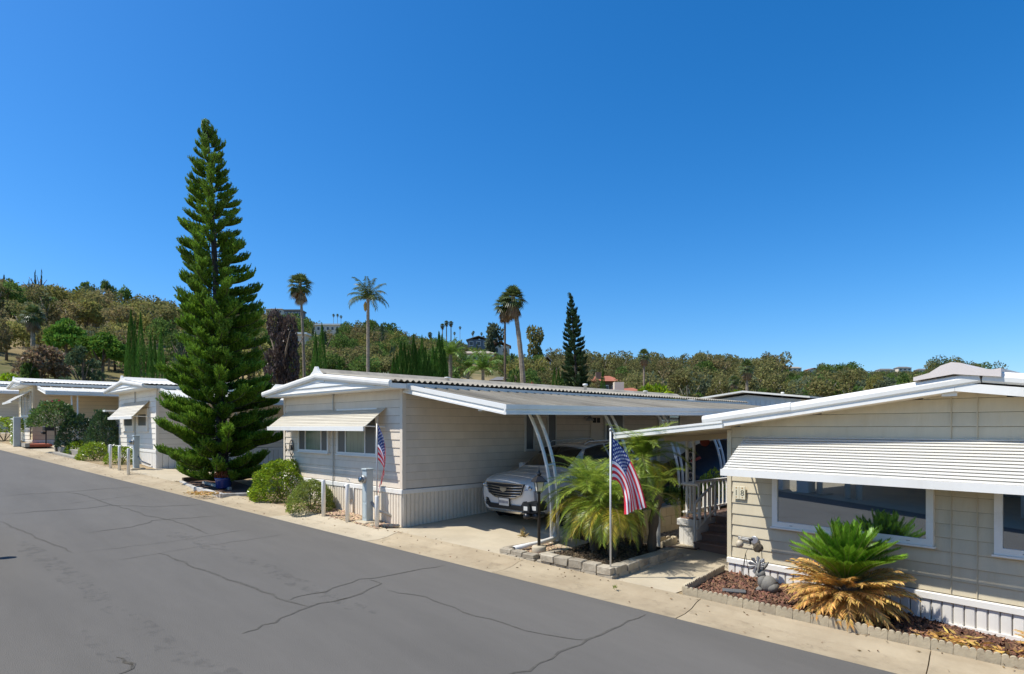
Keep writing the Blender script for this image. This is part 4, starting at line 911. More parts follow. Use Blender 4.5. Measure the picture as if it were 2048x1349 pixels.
tree_px('shrub', 'yellow-green leafy shrub peeking over the far left roof', 22, 742, 54, 60, crown('round', 900, .12, L_LIME), TR[0], .1)
tree_px('oleander', 'white blossoming shrub beside the cypress row', 772, 728, 46, 52, crown('round', 1600, .1, L_OAK, mats=[L_OAK, WFLOWER], flower=.5), TR[0], .1)
tree_px('bougainvillea', 'red flowering bush behind the corrugated roof', 1060, 757, 55, 20, crown('round', 500, .14, FLOWER), TR[0], .1, 'bush')
tree_px('big_oak', 'broad dark dome-shaped tree on the ridge behind the queen palm', 742, 636, 300, 44, crown('round', 1400, .1, L_OAK), TR[0], .1)
tree_px('ridge_tree', 'green rounded tree on the ridge right of the dome-shaped one', 776, 642, 300, 42, crown('round', 1400, .1, L_OAK), TR[1], .1)
tree_px('dark_tree', 'dark rounded tree left of the leaning fan palm foot', 1030, 728, 70, 44, crown('round', 1100, .11, L_OAK), TR[1], .1)
tree_px('eucalyptus', 'tall ragged eucalyptus on the ridge beside the thin palm trunk', 990, 648, 300, 44, crown('euc', 1500, .09, L_BLUE), TR[1], .15)
tree_px('eucalyptus', 'tall ragged eucalyptus on the ridge between two tall palms and pine', 1072, 655, 300, 44, crown('euc', 1500, .09, L_EUC), TR[1], .2)
for px, pt, w in ((8, 548, 12), (58, 562, 9), (70, 540, 9), (83, 539, 10)): tree_px('ridge_conifer', 'thin dark conifer on the far left skyline', px, pt, 225, w, crown('cone', 500, .1, L_CONI), TR[0], .05)['group'] = 'conifers on the left skyline'
for px, pt, w in ((172, 560, 40), (210, 557, 22), (226, 567, 20), (250, 570, 26), (110, 572, 40), (18, 553, 26)): tree_px('ridge_pine', 'dark pine on the left hilltop skyline', px, pt, 225, w, crown('umbrella' if w > 30 else 'round', 700, .12, L_OAK), TR[0], .35)['group'] = 'pines on the left skyline'
for px, pt in ((885, 651), (893, 645), (902, 646), (860, 668)): fan_palm('fan palm silhouetted on the skyline above the cypress row', px, pt, 330, 3.0, 0, tr=.3, group='palms on the skyline')
for px, pt in ((920, 655), (909, 666), (947, 664), (963, 667), (967, 674), (972, 679), (945, 667), (1540, 716), (1568, 725), (1872, 728), (1884, 728), (667, 630), (675, 630), (682, 633)): fan_palm('tiny distant fan palm on the skyline', px, pt, 560, 3.0, 2, tr=.2, group='tiny palms on the skyline')

# ---------- woods on the hills
MARKS = [(66, 'the short thick fan palm'), (132, 'the dark green pine'), (203, 'the round dense pine'), (280, 'the left cypress row'), (420, 'the very tall pine'), (562, 'the purple-brown tree'), (600, 'the slender fan palm'), (638, 'the dark cypress pair'),
         (736, 'the queen palm'), (838, 'the dense cypress row'), (936, 'the feather palms'), (1022, 'the two tall fan palms'), (1150, 'the lone Norfolk pine'), (1288, 'the single tufted palm'), (1360, 'the lime green tree'), (1494, 'the bushy fan palm'), (1700, 'the tan home roof slope'), (1905, 'the tan home roof peak')]
def wood_label(look, q, d, s, hgt):
    m = min(MARKS, key=lambda a: abs(a[0] - q)); o = q - m[0]; Dr, _ = ridge(q)
    rel = 'directly behind' if abs(o) < 10 else ('just ' if abs(o) < 28 else '') + ('left of ' if o < 0 else 'right of ')
    lev = 'low down' if d < Dr * .45 else 'halfway up' if d < Dr * .8 else 'near the ridge'
    sz = 'large' if s > .075 else 'mid-sized' if s > .045 else 'small'
    return f"{sz} {look} {lev}, {rel.strip()} {m[1]}"
KINDS = {'eucalyptus': ([crown('euc', 1500, .062, L_EUC) for _ in range(5)], 'olive-brown eucalyptus', TRP),
         'dry_eucalyptus': ([crown('euc', 1500, .062, L_EUC2) for _ in range(4)], 'brownish eucalyptus', TRP),
         'olive_tree': ([crown('round', 1500, .062, L_OLIVE) for _ in range(4)], 'yellowish green tree', TR),
         'oak': ([crown('round', 1500, .062, L_OAK) for _ in range(4)], 'dark green rounded tree', TR),
         'cedar': ([crown('cone', 1100, .07, L_CONI) for _ in range(3)], 'dark pointed conifer', TR),
         'blue_gum': ([crown('euc', 1300, .066, L_BLUE) for _ in range(3)], 'grey-green gum tree', TRP)}
def kinds_at(px):
    if px < 330: return ['olive_tree'] * 5 + ['eucalyptus'] * 3 + ['dry_eucalyptus'] * 3 + ['oak'] * 2 + ['blue_gum']
    if px < 760: return ['eucalyptus'] * 4 + ['olive_tree'] * 3 + ['oak'] * 4 + ['dry_eucalyptus'] * 2 + ['cedar']
    if px < 1080: return ['oak'] * 5 + ['olive_tree'] * 3 + ['eucalyptus'] * 3 + ['cedar'] + ['blue_gum']
    if px < 1560: return ['eucalyptus'] * 7 + ['dry_eucalyptus'] * 2 + ['blue_gum'] * 2 + ['oak']
    return ['eucalyptus'] * 3 + ['oak'] * 3 + ['blue_gum'] * 2 + ['olive_tree']
HOUSES_PX = [(585, 616, 34, 8, 400), (651, 648, 60, 20, 380), (588, 668, 46, 22, 165), (957, 678, 50, 26, 330), (1001, 690, 40, 26, 300), (955, 706, 70, 20, 230), (1213, 752, 46, 26, 105), (1004, 752, 36, 16, 110), (1262, 772, 70, 24, 58), (1094, 718, 20, 30, 200), (938, 760, 26, 12, 80), (1600, 736, 70, 8, 620), (1790, 738, 150, 7, 680), (548, 615, 34, 8, 420)]
def dmin(px): return 92 if px < 330 else 165 if px < 760 else 150 if px < 1080 else 185 if px < 1560 else 230
def ylim(px): return 600 if px < 330 else 652 if px < 760 else 690 if px < 1080 else 706 if px < 1560 else 737
cand = []; D = 66.
while D < 860:
    px = -620.
    while px < 2500:
        big = 1080 < px < 1560; near = D < dmin(px)
        hgt = random.uniform(4, 6.8) if near else random.uniform(6, 9) * (1.4 if big else .95); wid = hgt * random.uniform(.62, .95); q = px + random.uniform(-1, 1) * .45 * wid / D * FPX; d = D * random.uniform(.965, 1.035)
        Dr, _ = ridge(q)
        if d < Dr + 6:
            p = at_ground(q, d); ytop = YH - (p.z + hgt - CAMZ) / d * FPX; ybot = YH - (p.z - CAMZ) / d * FPX
            ok = ytop < (778 if q < 1450 else 800 - (q - 1450) * .14) and not (near and ytop < ylim(q))
            for hx, hy, hw, hh, hd in HOUSES_PX:
                if d < hd + 8 and abs(q - hx) < hw * .42 + wid / d * FPX * .2 and ytop < hy + hh * .45 and ybot > hy - hh * .2: ok = False
            if d < 71: ok = False
            if ok: cand.append((hgt / d, q, d, p, hgt, wid))
        px += wid / D * FPX * (.74 if D < 300 else .6 if px < 1500 else .46)
    D *= 1.07 if D < 200 else 1.045 if D < 400 else 1.03
cand.sort(key=lambda c: -c[0] if -40 < c[1] < 1950 else 9)
mass = []
for i, (s, q, d, p, hgt, wid) in enumerate(cand):
    k = random.choice(kinds_at(q)); ms, lab, trs = KINDS[k]
    if k == 'cedar': wid *= .5; hgt *= 1.15
    if i < 285: tree('hillside_' + k, wood_label(lab, q, d, s, hgt), p, wid, hgt, random.choice(ms), random.choice(trs), .12, 'trees of the hillside wood')
    else: mass.append((k, p, wid, hgt))
print('hill trees', len(cand), 'mass', len(mass))
# the rest reads as one mass per kind: real crowns joined into one object each
def woodland(name, items, meshes):
    src = []
    for m in meshes:
        v = np.empty(len(m.vertices) * 3, np.float32); m.vertices.foreach_get('co', v); src.append(v.reshape(-1, 4, 3))
    out = []
    for k, p, w, h in items:
        V = random.choice(src); V = V[RNG.permutation(len(V))[:max(170, min(620, int(620 * 150 / (Vector(p).length + 1))))]]; a = random.uniform(0, 6.28); ca, sa = math.cos(a), math.sin(a); c = V.mean(1, keepdims=True); V = c + (V - c) * (1.45 if Vector(p).length < 350 else 1.9)
        x, y = V[..., 0] * w, V[..., 1] * w; out.append(np.stack([p.x + x * ca - y * sa, p.y + x * sa + y * ca, p.z + h * .06 + V[..., 2] * h * .94], -1))
    V = np.concatenate(out).reshape(-1, 3); return tag(link(name, raw_mesh(name, V, 4, len(V) // 4, [meshes[0].materials[0]])), kind='stuff')
for k in KINDS:
    it = [m for m in mass if m[0] == k]
    if it: woodland('far_' + k + '_wood', it, KINDS[k][0])
# ================================================================== objects
def gz(x, y=None): return grade(x)
# ---------- bollards
def bollard(px, py, label, h=.82, group='white bollards', r=.045):
    p = on_ground(px, py, .055); mb = MB().lathe([(r * 1.0, -.1), (r, h - .02), (r * .8, h), (.0, h + .004)], 14)
    return single('bollard', mb, WHITE2, label, 'bollard', p, 0, group, True)
bollard(647, 1033, 'white bollard right beside the smaller clipped bush'); bollard(695, 1044, 'white bollard between gas meter and blue-grey pedestal')
bollard(221, 937, 'white bollard leftmost of three by the white home'); bollard(239, 941, 'middle white bollard of three by the white home'); bollard(257, 948, 'white bollard nearest the pedestal of the white home')
# ---------- utility pedestals
def pedestal(px, py, label, h=1.14, w=.165):
    p = on_ground(px, py, .055); t = thing('utility_pedestal', label, 'utility box', p, math.atan2(.133, 1) * .3, 'meter pedestals')
    part('base', MB().bev(-.22, .22, -.2, .24, -.1, .05, .02), CONC2, t)
    part('cabinet', MB().bev(-w / 2, w / 2, -.08, .09, .05, h, .008), STEEL, t); part('lid', MB().bev(-w / 2 - .012, w / 2 + .012, -.1, .1, h, h + .03, .008), STEEL, t)
    T = Matrix.Translation((-.0, -.08, h - .2)) @ Matrix.Rotation(math.pi / 2, 4, 'X')
    part('meter_ring', MB().lathe([(.085, 0), (.085, .05), (.075, .06)], 18, T), GREYM, t, True)
    part('meter_dome', MB().lathe([(.073, .05), (.07, .10), (.05, .125), (.0, .135)], 18, T), GLASS2, t, True)
    part('door_panel', MB().bev(-w / 2 + .02, w / 2 - .02, -.086, -.08, .12, .42, .004), STEEL, t); part('door_panel', MB().bev(-w / 2 + .02, w / 2 - .02, -.086, -.08, .46, .72, .004), STEEL, t)
    part('conduit', MB().tube([(w / 2, .05, .45), (w / 2 + .12, .1, .28), (w / 2 + .4, .3, .16)], .03, 7), GREYM, t, True)
    return t
pedestal(735, 1046, 'blue-grey meter pedestal standing before the beige home'); pedestal(272, 939, 'blue-grey meter pedestal standing before the white home')
# ---------- gas meter
gm = thing('gas_meter', 'small grey gas meter with pipes at the beige home skirting', 'gas meter', on_ground(703, 1026, .06))
part('meter_body', MB().bev(-.12, .12, -.09, .09, .32, .62, .03), GREYM, gm); part('regulator', MB().lathe([(.02, 0), (.08, .03), (.08, .07), (.03, .1)], 14, c=(-.22, 0, .55)), GREYM, gm, True)
mb = MB(); mb.tube([(-.24, 0, -.05), (-.24, 0, .72), (-.2, 0, .78), (-.08, 0, .78), (-.06, 0, .62)], .02, 7); mb.tube([(.06, 0, .62), (.06, 0, .74), (.3, .1, .74), (.34, .14, -.05)], .018, 7); mb.tube([(.16, -.04, -.05), (.16, -.04, .6)], .014, 6)
part('pipe', mb, GREYM, gm, True)
# ---------- flags
def flag_mat(name):
    m = bpy.data.materials.new(name); m.use_nodes = True; t = m.node_tree; N = t.nodes; L = t.links.new; b = N['Principled BSDF']; b.inputs['Roughness'].default_value = .75
    uv = N.new('ShaderNodeUVMap'); sp = N.new('ShaderNodeSeparateXYZ'); L(uv.outputs[0], sp.inputs[0])
    def M(op, a, c=None):
        n = N.new('ShaderNodeMath'); n.operation = op
        for i, q in enumerate((a, c)):
            if q is None: continue
            if isinstance(q, (int, float)): n.inputs[i].default_value = q
            else: L(q, n.inputs[i])
        return n.outputs[0]
    u, v = sp.outputs[0], sp.outputs[1]
    odd = M('MODULO', M('FLOOR', M('MULTIPLY', v, 13)), 2)          # 0 = red, 1 = white
    cant = M('MULTIPLY', M('LESS_THAN', u, .4), M('GREATER_THAN', v, 6 / 13))
    su = M('MULTIPLY', u, 12 / .4); sv = M('MULTIPLY', M('SUBTRACT', v, 6 / 13), 10 / (7 / 13))   # 11 x 9 star lattice
    iu, iv = M('ROUND', su), M('ROUND', sv); du, dv = M('SUBTRACT', su, iu), M('SUBTRACT', sv, iv)
    dd = M('SQRT', M('ADD', M('MULTIPLY', M('MULTIPLY', du, du), 1.2), M('MULTIPLY', dv, dv)))
    ang = M('ARCTAN2', dv, du); rad = M('ADD', .42, M('MULTIPLY', .16, M('COSINE', M('MULTIPLY', M('ADD', ang, -1.5708), 5))))
    star = M('MULTIPLY', M('LESS_THAN', dd, rad), M('LESS_THAN', M('MODULO', M('ADD', iu, iv), 2), .5))
    star = M('MULTIPLY', star, M('MULTIPLY', M('MULTIPLY', M('GREATER_THAN', iu, .5), M('LESS_THAN', iu, 11.5)), M('MULTIPLY', M('GREATER_THAN', iv, .5), M('LESS_THAN', iv, 9.5))))
    def mix(f, a, c):
        n = N.new('ShaderNodeMix'); n.data_type = 'RGBA'; L(f, n.inputs[0])
        for i, q in ((6, a), (7, c)):
            if isinstance(q, tuple): n.inputs[i].default_value = (*q, 1)
            else: L(q, n.inputs[i])
        return n.outputs[2]
    st = mix(odd, (.78, .035, .06), (.90, .89, .90)); ca = mix(star, (.025, .05, .23), (.85, .85, .85)); col = mix(cant, st, ca); L(col, b.inputs['Base Color'])
    tr = N.new('ShaderNodeBsdfTranslucent'); L(col, tr.inputs['Color']); ms = N.new('ShaderNodeMixShader'); ms.inputs[0].default_value = .22
    L(b.outputs[0], ms.inputs[1]); L(tr.outputs[0], ms.inputs[2]); L(ms.outputs[0], N['Material Output'].inputs['Surface']); return m
FLAGM = flag_mat('flag_cloth')
def flag(label, fn, nu=40, nv=26, loc=(0, 0, 0)):
    mb = MB().grid(fn, nu, nv); me = mb.mesh('flag', FLAGM, True); uvl = me.uv_layers.new(name='UVMap'); k = 0
    for p in me.polygons:
        for li in p.loop_indices:
            vi = me.loops[li].vertex_index; uvl.data[li].uv = ((vi % (nu + 1)) / nu, (vi // (nu + 1)) / nv)
    o = link('flag', me, None, loc); return tag(o, label, 'flag')
def pole(label, p, h, r, mat=WHITE2, sleeve=None, tip=True):
    t = thing('flagpole', label, 'flagpole', p); part('pole', MB().lathe([(r, -.1), (r, h), (.002, h + .002)], 12), mat, t, True)
    if tip: part('finial', MB().lathe([(.004, 0), (.02, .012), (.024, .03), (.014, .05), (.002, .056)], 10, c=(0, 0, h)), GREYM, t, True)
    if sleeve: part('sleeve', MB().lathe([(sleeve[0], -.1), (sleeve[0], sleeve[1] - .01), (sleeve[0] * .9, sleeve[1])], 14), WHITE2, t, True)
    return t
fp2 = on_ground(1221, 1146, .13); pole('slim white flagpole at the front corner of the palm bed', fp2, 2.19, .0135)
def drape2(a, b):
    # a: along the fly, b: 0 bottom .. 1 top of the hoist; the cloth swings out and hangs in folds
    H = .66; base = Vector((.024, 0, 2.09 - (1 - b) * H)); s = a * 1.2
    out = .40 * (1 - math.exp(-1.5 * s)) + .02 * s; dn = .16 * s + .70 * s ** 1.25
    q = 1 - .50 * min(1, a * 1.2) ** .8; off = (1 - b) * H
    fold = .055 * math.sin(b * 9 + a * 3.2) * min(1, a * 2.2) + .03 * math.sin(b * 21 - a * 4) * a
    x = base.x + out + (b - .5) * .34 * a; z = 2.09 - dn * (1 - .2 * (1 - b)) - off * q
    return (RT.x * x + FW.x * fold, RT.y * x + FW.y * fold, z)
flag('stars and stripes flag drooping from the pole in front of the palms', drape2, loc=fp2)
fp1 = on_ground(754, 1056, .06); pole('flagpole in a thick white sleeve before the beige home', fp1, 2.15, .013, GREYM, (.045, .66), False)
def drape1(a, b):
    H = .72; s = a * 1.2; off = (1 - b) * H; q = 1 - .45 * min(1, a * 1.3)
    fold = .045 * math.sin(b * 10 + a * 2) * min(1, a * 3) + .02 * math.sin(b * 23 + 2)
    x = .018 + .17 * math.sin(min(1, a * 1.15) * 2.3) * (1 - .35 * b * a) - .10 * a * a * (1 - b) + .09 * a * (b - .4); z = 2.12 - (.08 * s + .76 * s ** 1.15) - off * q
    return (RT.x * x + FW.x * fold, RT.y * x + FW.y * fold, z)
flag('stars and stripes flag hanging limp before the beige home', drape1, loc=fp1)
# ---------- lamp post and its mailboxes
lp = on_ground(1078, 1106, .10); lt = thing('lamp_post', 'black lantern lamp post at the left end of the palm bed', 'lamp post', lp, sc=.82)
part('footing', MB().lathe([(.15, -.1), (.155, .12), (.14, .15), (.05, .155)], 20), CONC2, lt, True); part('pole', MB().lathe([(.035, .1), (.03, 1.25), (.045, 1.27), (.03, 1.3)], 12), BLACK, lt, True)
LG = pbr('frosted_lamp_glass', (.60, .58, .52), rough=.25, var=.05)
T = Matrix.Rotation(math.radians(20), 4, 'Z')
mb = MB().lathe([(.04, 1.29), (.07, 1.32), (.115, 1.52), (.02, 1.525)], 4, T); part('lamp_glass', mb, LG, lt)
mb = MB()
for k in range(4):
    a = k * math.pi / 2 + math.radians(20); mb.tube([(.072 * math.cos(a), .072 * math.sin(a), 1.315), (.12 * math.cos(a), .12 * math.sin(a), 1.53)], .009, 5)
mb.lathe([(.08, 1.295), (.08, 1.32), (.06, 1.325)], 4, T); part('lamp_cage', mb, BLACK, lt)
part('lamp_roof', MB().lathe([(.19, 1.52), (.185, 1.54), (.09, 1.63), (.05, 1.65), (.0, 1.655)], 4, T), BLACK, lt); part('finial', MB().lathe([(.02, 1.64), (.06, 1.69), (.02, 1.73), (.022, 1.75), (.007, 1.78), (.004, 1.86)], 10), BLACK, lt, True)
LABELW = pbr('white_label', (.72, .72, .70), rough=.4)
def mailbox(loc, label, rz, mat=BLACK, group='mailboxes on the lamp post'):
    t = thing('mailbox', label, 'mailbox', loc, rz, group)
    poly = [(-.085, 0), (.085, 0), (.085, .12)] + [(.085 * math.cos(a), .12 + .085 * math.sin(a)) for a in np.linspace(.3, 2.84, 7)] + [(-.085, .12)]
    part('body', MB().prism(poly, -.02, .42), mat, t); part('door', MB().prism([(x * 1.06, z * 1.03 - .003) for x, z in poly], -.035, -.021), mat, t)
    part('number_label', MB().box(-.045, .05, -.039, -.0355, .03, .12), LABELW, t); part('paper_tube', MB().lathe([(.062, -.03), (.062, .38), (.05, .38), (.05, -.02)], 14, Matrix.Translation((0, 0, -.10)) @ Matrix.Rotation(-math.pi / 2, 4, 'X')), BLACK, t, True)
    return t
for dx, lb in ((-.225, 'black mailbox with white label, left of the lamp post pair'), (-.075, 'black mailbox with white label, nearer the lamp pole')):
    q = lp + Vector((RT.x * dx, RT.y * dx, .72)); mailbox(q, lb, .25).scale = (.8, .8, .8)
part('crossbar', MB().tube([(RT.x * -.36, RT.y * -.36, .86), (RT.x * .05, RT.y * .05, .86)], .022, 5), BLACK, lt)
mp = on_ground(92, 896, .06); mt = thing('mailbox_post', 'dark mailbox pair on a post before the cream home', 'mailbox', mp)
part('post', MB().tube([(0, 0, -.1), (0, 0, 1.35)], .03, 6), BLACK, mt); part('box', MB().bev(-.28, .0, -.1, .3, .78, 1.0, .03), BLACK, mt); part('box', MB().bev(.0, .28, -.1, .3, .78, 1.0, .03), BLACK, mt); part('paper_tube', MB().tube([(-.2, -.1, .68), (.2, -.1, .68)], .07, 10), BLACK, mt)

# ---------- palm bed: kerb of stones, brick kerb, litter, gravel
def block_run(par, name, p0, p1, n, h, d, z, mat, jit=.012, gap=.006):
    p0, p1 = Vector(p0), Vector(p1); L = (p1 - p0).length; w = L / n; a = math.atan2(p1.y - p0.y, p1.x - p0.x); me = None
    for i in range(n):
        p = p0.lerp(p1, (i + .5) / n); mb = MB(); b = random.uniform(.006, .012); k = w / 2 - gap
        mb.bev(-k, k, -d / 2 + random.uniform(-jit, jit), d / 2, 0, h + random.uniform(-jit, jit) * .6, b)
        mb.v = [(x + random.gauss(0, jit * .22), y + random.gauss(0, jit * .3), q + random.gauss(0, jit * .2)) for x, y, q in mb.v]
        part(name, mb, mat, par, loc=(p.x, p.y, grade(p.x) + z), rz=a + random.gauss(0, .012))
B0, B1, B2 = Vector((-7.16, 7.66, 0)), Vector((-5.70, 7.83, 0)), Vector((-5.90, 10.0, 0))
se = tag(link('stone_kerb', None), 'rough grey stone kerb around the palm bed', 'kerb')
block_run(se, 'stone', B0, B1, 5, .13, .18, -.02, STONE); block_run(se, 'stone', B0 + Vector((.1, 0, 0)), B1 - Vector((.03, 0, 0)), 5, .115, .20, .108, STONE)
block_run(se, 'stone', B1 + Vector((-.1, .1, 0)), B2, 7, .13, .18, -.02, STONE); block_run(se, 'stone', B1 + Vector((-.1, .0, 0)), B2 + Vector((-.02, -.2, 0)), 6, .115, .20, .108, STONE)
be = tag(link('brick_kerb', None), 'low brick kerb in front of the lamp post', 'kerb')
block_run(be, 'brick', (-7.98, 7.56, 0), (-7.2, 7.65, 0), 4, .085, .16, .0, STONE, .006); block_run(be, 'brick', (-7.98, 7.57, 0), (-7.22, 7.66, 0), 3, .07, .17, .087, STONE, .006)
block_run(be, 'brick', (-8.02, 7.66, 0), (-8.02, 9.2, 0), 5, .12, .12, .01, STONE, .006); block_run(be, 'brick', (-7.22, 7.75, 0), (-7.22, 8.5, 0), 3, .15, .1, .01, STONE, .006)
def sheet(name, pts, dz, mat):
    mb = MB().add([(x, y, grade(x) + dz) for x, y in pts], [tuple(range(len(pts)))]); return struct(name, mb, mat)
sheet('planting_bed', [(-7.2, 7.7), (-5.75, 7.88), (-5.98, 9.95), (-7.25, 10.2)], .13, MULCHB); sheet('gravel_bed', [(-7.98, 7.62), (-7.25, 7.7), (-7.25, 10.2), (-7.98, 10.2)], .09, DIRT)
def scatter(name, poly, n, size, dz, mat, flat=.5, cube=True, asp=(.3, .6)):
    """loose pieces as one object; poly is a convex polygon in plan"""
    A = np.array(poly); c = A.mean(0); P = []; k = len(A)
    tri = RNG.integers(0, k, n); r1 = np.sqrt(RNG.random(n))[:, None]; r2 = RNG.random(n)[:, None]
    pts = c * (1 - r1) + r1 * (A[tri] * (1 - r2) + A[(tri + 1) % k] * r2)
    s = size * (.45 + .9 * RNG.random(n)); z = np.array([grade(x) for x in pts[:, 0]]) + dz; a = RNG.random(n) * 6.28; tl = RNG.normal(size=(n, 2)) * flat; ar = asp[0] + (asp[1] - asp[0]) * RNG.random(n)
    ex = np.stack([np.cos(a), np.sin(a), tl[:, 0]], 1); ey = np.stack([-np.sin(a), np.cos(a), tl[:, 1]], 1) * ar[:, None]; ez = np.array([0, 0, 1.]) * (ar * (.35 if flat < .9 else .3))[:, None]
    o = np.concatenate([pts, z[:, None]], 1); V = np.empty((n, 8, 3)); j = 0; S = s[:, None]
    for u, v, w, kk in ((-.5, -.5, -.5, 1), (.5, -.5, -.5, 1), (.5, .5, -.5, 1), (-.5, .5, -.5, 1), (-.5, -.5, .5, .7), (.5, -.5, .5, .7), (.5, .5, .5, .7), (-.5, .5, .5, .7)):
        V[:, j] = o + S * (ex * u * kk * (.8 + .4 * RNG.random((n, 1))) + ey * v * kk * (.8 + .4 * RNG.random((n, 1))) + ez * (w + .35)); j += 1
    F = [(4,5,6,7),(0,1,5,4),(1,2,6,5),(2,3,7,6),(3,0,4,7)]
    me = bpy.data.meshes.new(name); me.vertices.add(8 * n); me.vertices.foreach_set('co', V.astype(np.float32).ravel())
    idx = (np.arange(n)[:, None, None] * 8 + np.array(F)[None]).reshape(-1).astype(np.int32); me.loops.add(len(idx)); me.loops.foreach_set('vertex_index', idx)
    me.polygons.add(5 * n); me.polygons.foreach_set('loop_start', np.arange(0, 20 * n, 4, dtype=np.int32)); me.materials.append(mat); me.update(calc_edges=True)
    return tag(link(name, me), kind='stuff')
scatter('palm_litter', [(-7.15, 7.78), (-5.8, 7.93), (-6.0, 9.9), (-7.2, 10.1)], 4200, .085, .135, LITTER, .45, asp=(.1, .28))
scatter('gravel', [(-7.95, 7.68), (-7.28, 7.74), (-7.28, 9.1), (-7.95, 9.1)], 2600, .034, .095, GRAV, .4, asp=(.6, .95))
# drain pipe, downspout at the bed
dp = thing('drain_pipe', 'white drain pipe lying across the gravel by the lamp post', 'pipe', (-7.78, 8.0, grade(-7.78) + .16))
part('pipe', MB().tube([(0.02, -.35, .0), (.02, .05, .01), (.06, .2, .02), (.0, .75, .04), (-.1, .86, .12), (-.1, .86, .3)], .045, 10), WHITE2, dp, True); part('mouth', MB().lathe([(.034, 0), (.034, .012), (.0, .013)], 12, Matrix.Translation((.02, -.352, 0)) @ Matrix.Rotation(math.pi / 2, 4, 'X')), DARK, dp)
bd = single('boulder', MB().lathe([(.12, -.05), (.2, .05), (.22, .18), (.16, .3), (.06, .35)], 9), STONE, 'grey boulder under the low date palm', 'boulder', (-7.25, 9.35, grade(-7.2) + .15), .5, sc=(1, .8, 1.0))
sp = single('downspout', MB().tube([(0, 0, -.05), (0, 0, 1.9)], .038, 8), WHITE2, 'thin white downspout standing behind the palms', 'pipe', (-6.42, 10.15, grade(-6.4) + .1))
# ---------- retaining wall of blocks, planter soil, kerbs along the path
bw = tag(link('block_wall', None), 'tan block retaining wall along the driveway behind the palms', 'wall')
for c_ in range(3): block_run(bw, 'block', (-7.28, 9.3 + (.2 if c_ % 2 else 0), 0), (-7.28, 13.3 + (.2 if c_ % 2 else 0), 0), 10, .196, .15, .05 + .2 * c_ - .0, BLOCK, .003, .004)
for o_ in kids(bw): o_.location.z = .345 + round((o_.location.z - grade(-7.28) - .05) / .2) * .2 + .0
mb = MB().box(-7.85, -7.36, 9.3, 13.4, .3, .83); struct('planter_soil', mb, MULCHB)
scatter('grey_gravel', [(-7.18, 10.2), (-6.52, 10.9), (-6.52, 13.2), (-7.18, 13.2)], 3200, .04, .065, GRAVG, .4, asp=(.6, .95))
def scallop(name, label, p0, p1, n, h=.115, t=.045, grp=None, lean=0., w2=None):
    p0, p1 = Vector(p0), Vector(p1); w = (p1 - p0).length / n; a = math.atan2(p1.y - p0.y, p1.x - p0.x); r = tag(link(name, None), label, 'edging', grp)
    pr = [(0.003, -.06), (w * 3 - .003, -.06)]
    for k in range(3):
        for q in np.linspace(0, math.pi, 7): pr.append((w * 3 - w * (k + .5) + w * .5 * math.cos(q) * .98, h * .72 + h * .28 * math.sin(q)))
    me = MB().prism(pr, -t / 2, t / 2).mesh('edging_piece', SCAL)
    for i in range(n // 3):
        p = p0.lerp(p1, i * 3 / n); link('edging_piece', me, r, (p.x, p.y, grade(p.x) + .06 + random.uniform(-.006, .006)), (random.gauss(0, .02), math.atan(.0475) * math.cos(a), a + random.gauss(0, .012)))
    return r
EY = lambda x: edge_y(x) + .93
scallop('scalloped_edging', 'scalloped concrete edging along the front of the bark bed', (-4.62, EY(-4.62), 0), (1.2, EY(1.2), 0), 84)
scallop('scalloped_edging', 'scalloped concrete edging between the bark bed and path', (-4.64, EY(-4.62) + .03, 0), (-4.86, 9.62, 0), 24)
scallop('scalloped_edging', 'scalloped edging between the grey gravel and the porch path', (-6.42, 10.25, 0), (-6.52, 10.95, 0), 6, .13)
sl = scallop('scalloped_edging', 'pale scalloped edging between gravel strip and path left of porch', (-7.1, 10.15, 0), (-6.55, 11.0, 0), 9, .12)
sheet('bark_bed', [(-4.62, EY(-4.62)), (1.2, EY(1.2)), (2.2, 9.2), (-4.86, 9.68)], .07, MULCHB)
scatter('bark_mulch', [(-4.56, EY(-4.56) + .04), (1.1, EY(1.1) + .04), (1.2, 9.25), (-4.75, 9.6)], 15000, .062, .075, MULCH, .55, asp=(.25, .6))
sl = single('slate_piece', MB().bev(-.16, .16, -.07, .07, 0, .02, .006), pbr('slate', (.12, .125, .13), rough=.7), 'flat dark slate piece lying on the bark', 'stone', (-4.15, 8.55, grade(-4.15) + .095), .5)
def dry_pile(label, px, py, w, n):
    p = on_ground(px, py, .09); P = RNG.normal(size=(n, 3)) * np.array([w * .32, w * .2, .015]); P[:, 2] = abs(P[:, 2]) + .01; a = RNG.random(n) * 6.28
    return tag(link('dry_leaves', quads_mesh('dry_leaves', P, np.stack([np.cos(a), np.sin(a), RNG.normal(size=n) * .25], 1), .13, .03, L_CYCD), None, p), label, 'dry leaves')
dry_pile('heap of dried golden fronds on the bark right of the cycad', 1902, 1282, .42, 90); dry_pile('scattered dry frond bits on the bark near the right edge', 1980, 1300, .42, 45)
dry_pile('orange dry needles on the gutter by the tall pine', 405, 988, .8, 150)
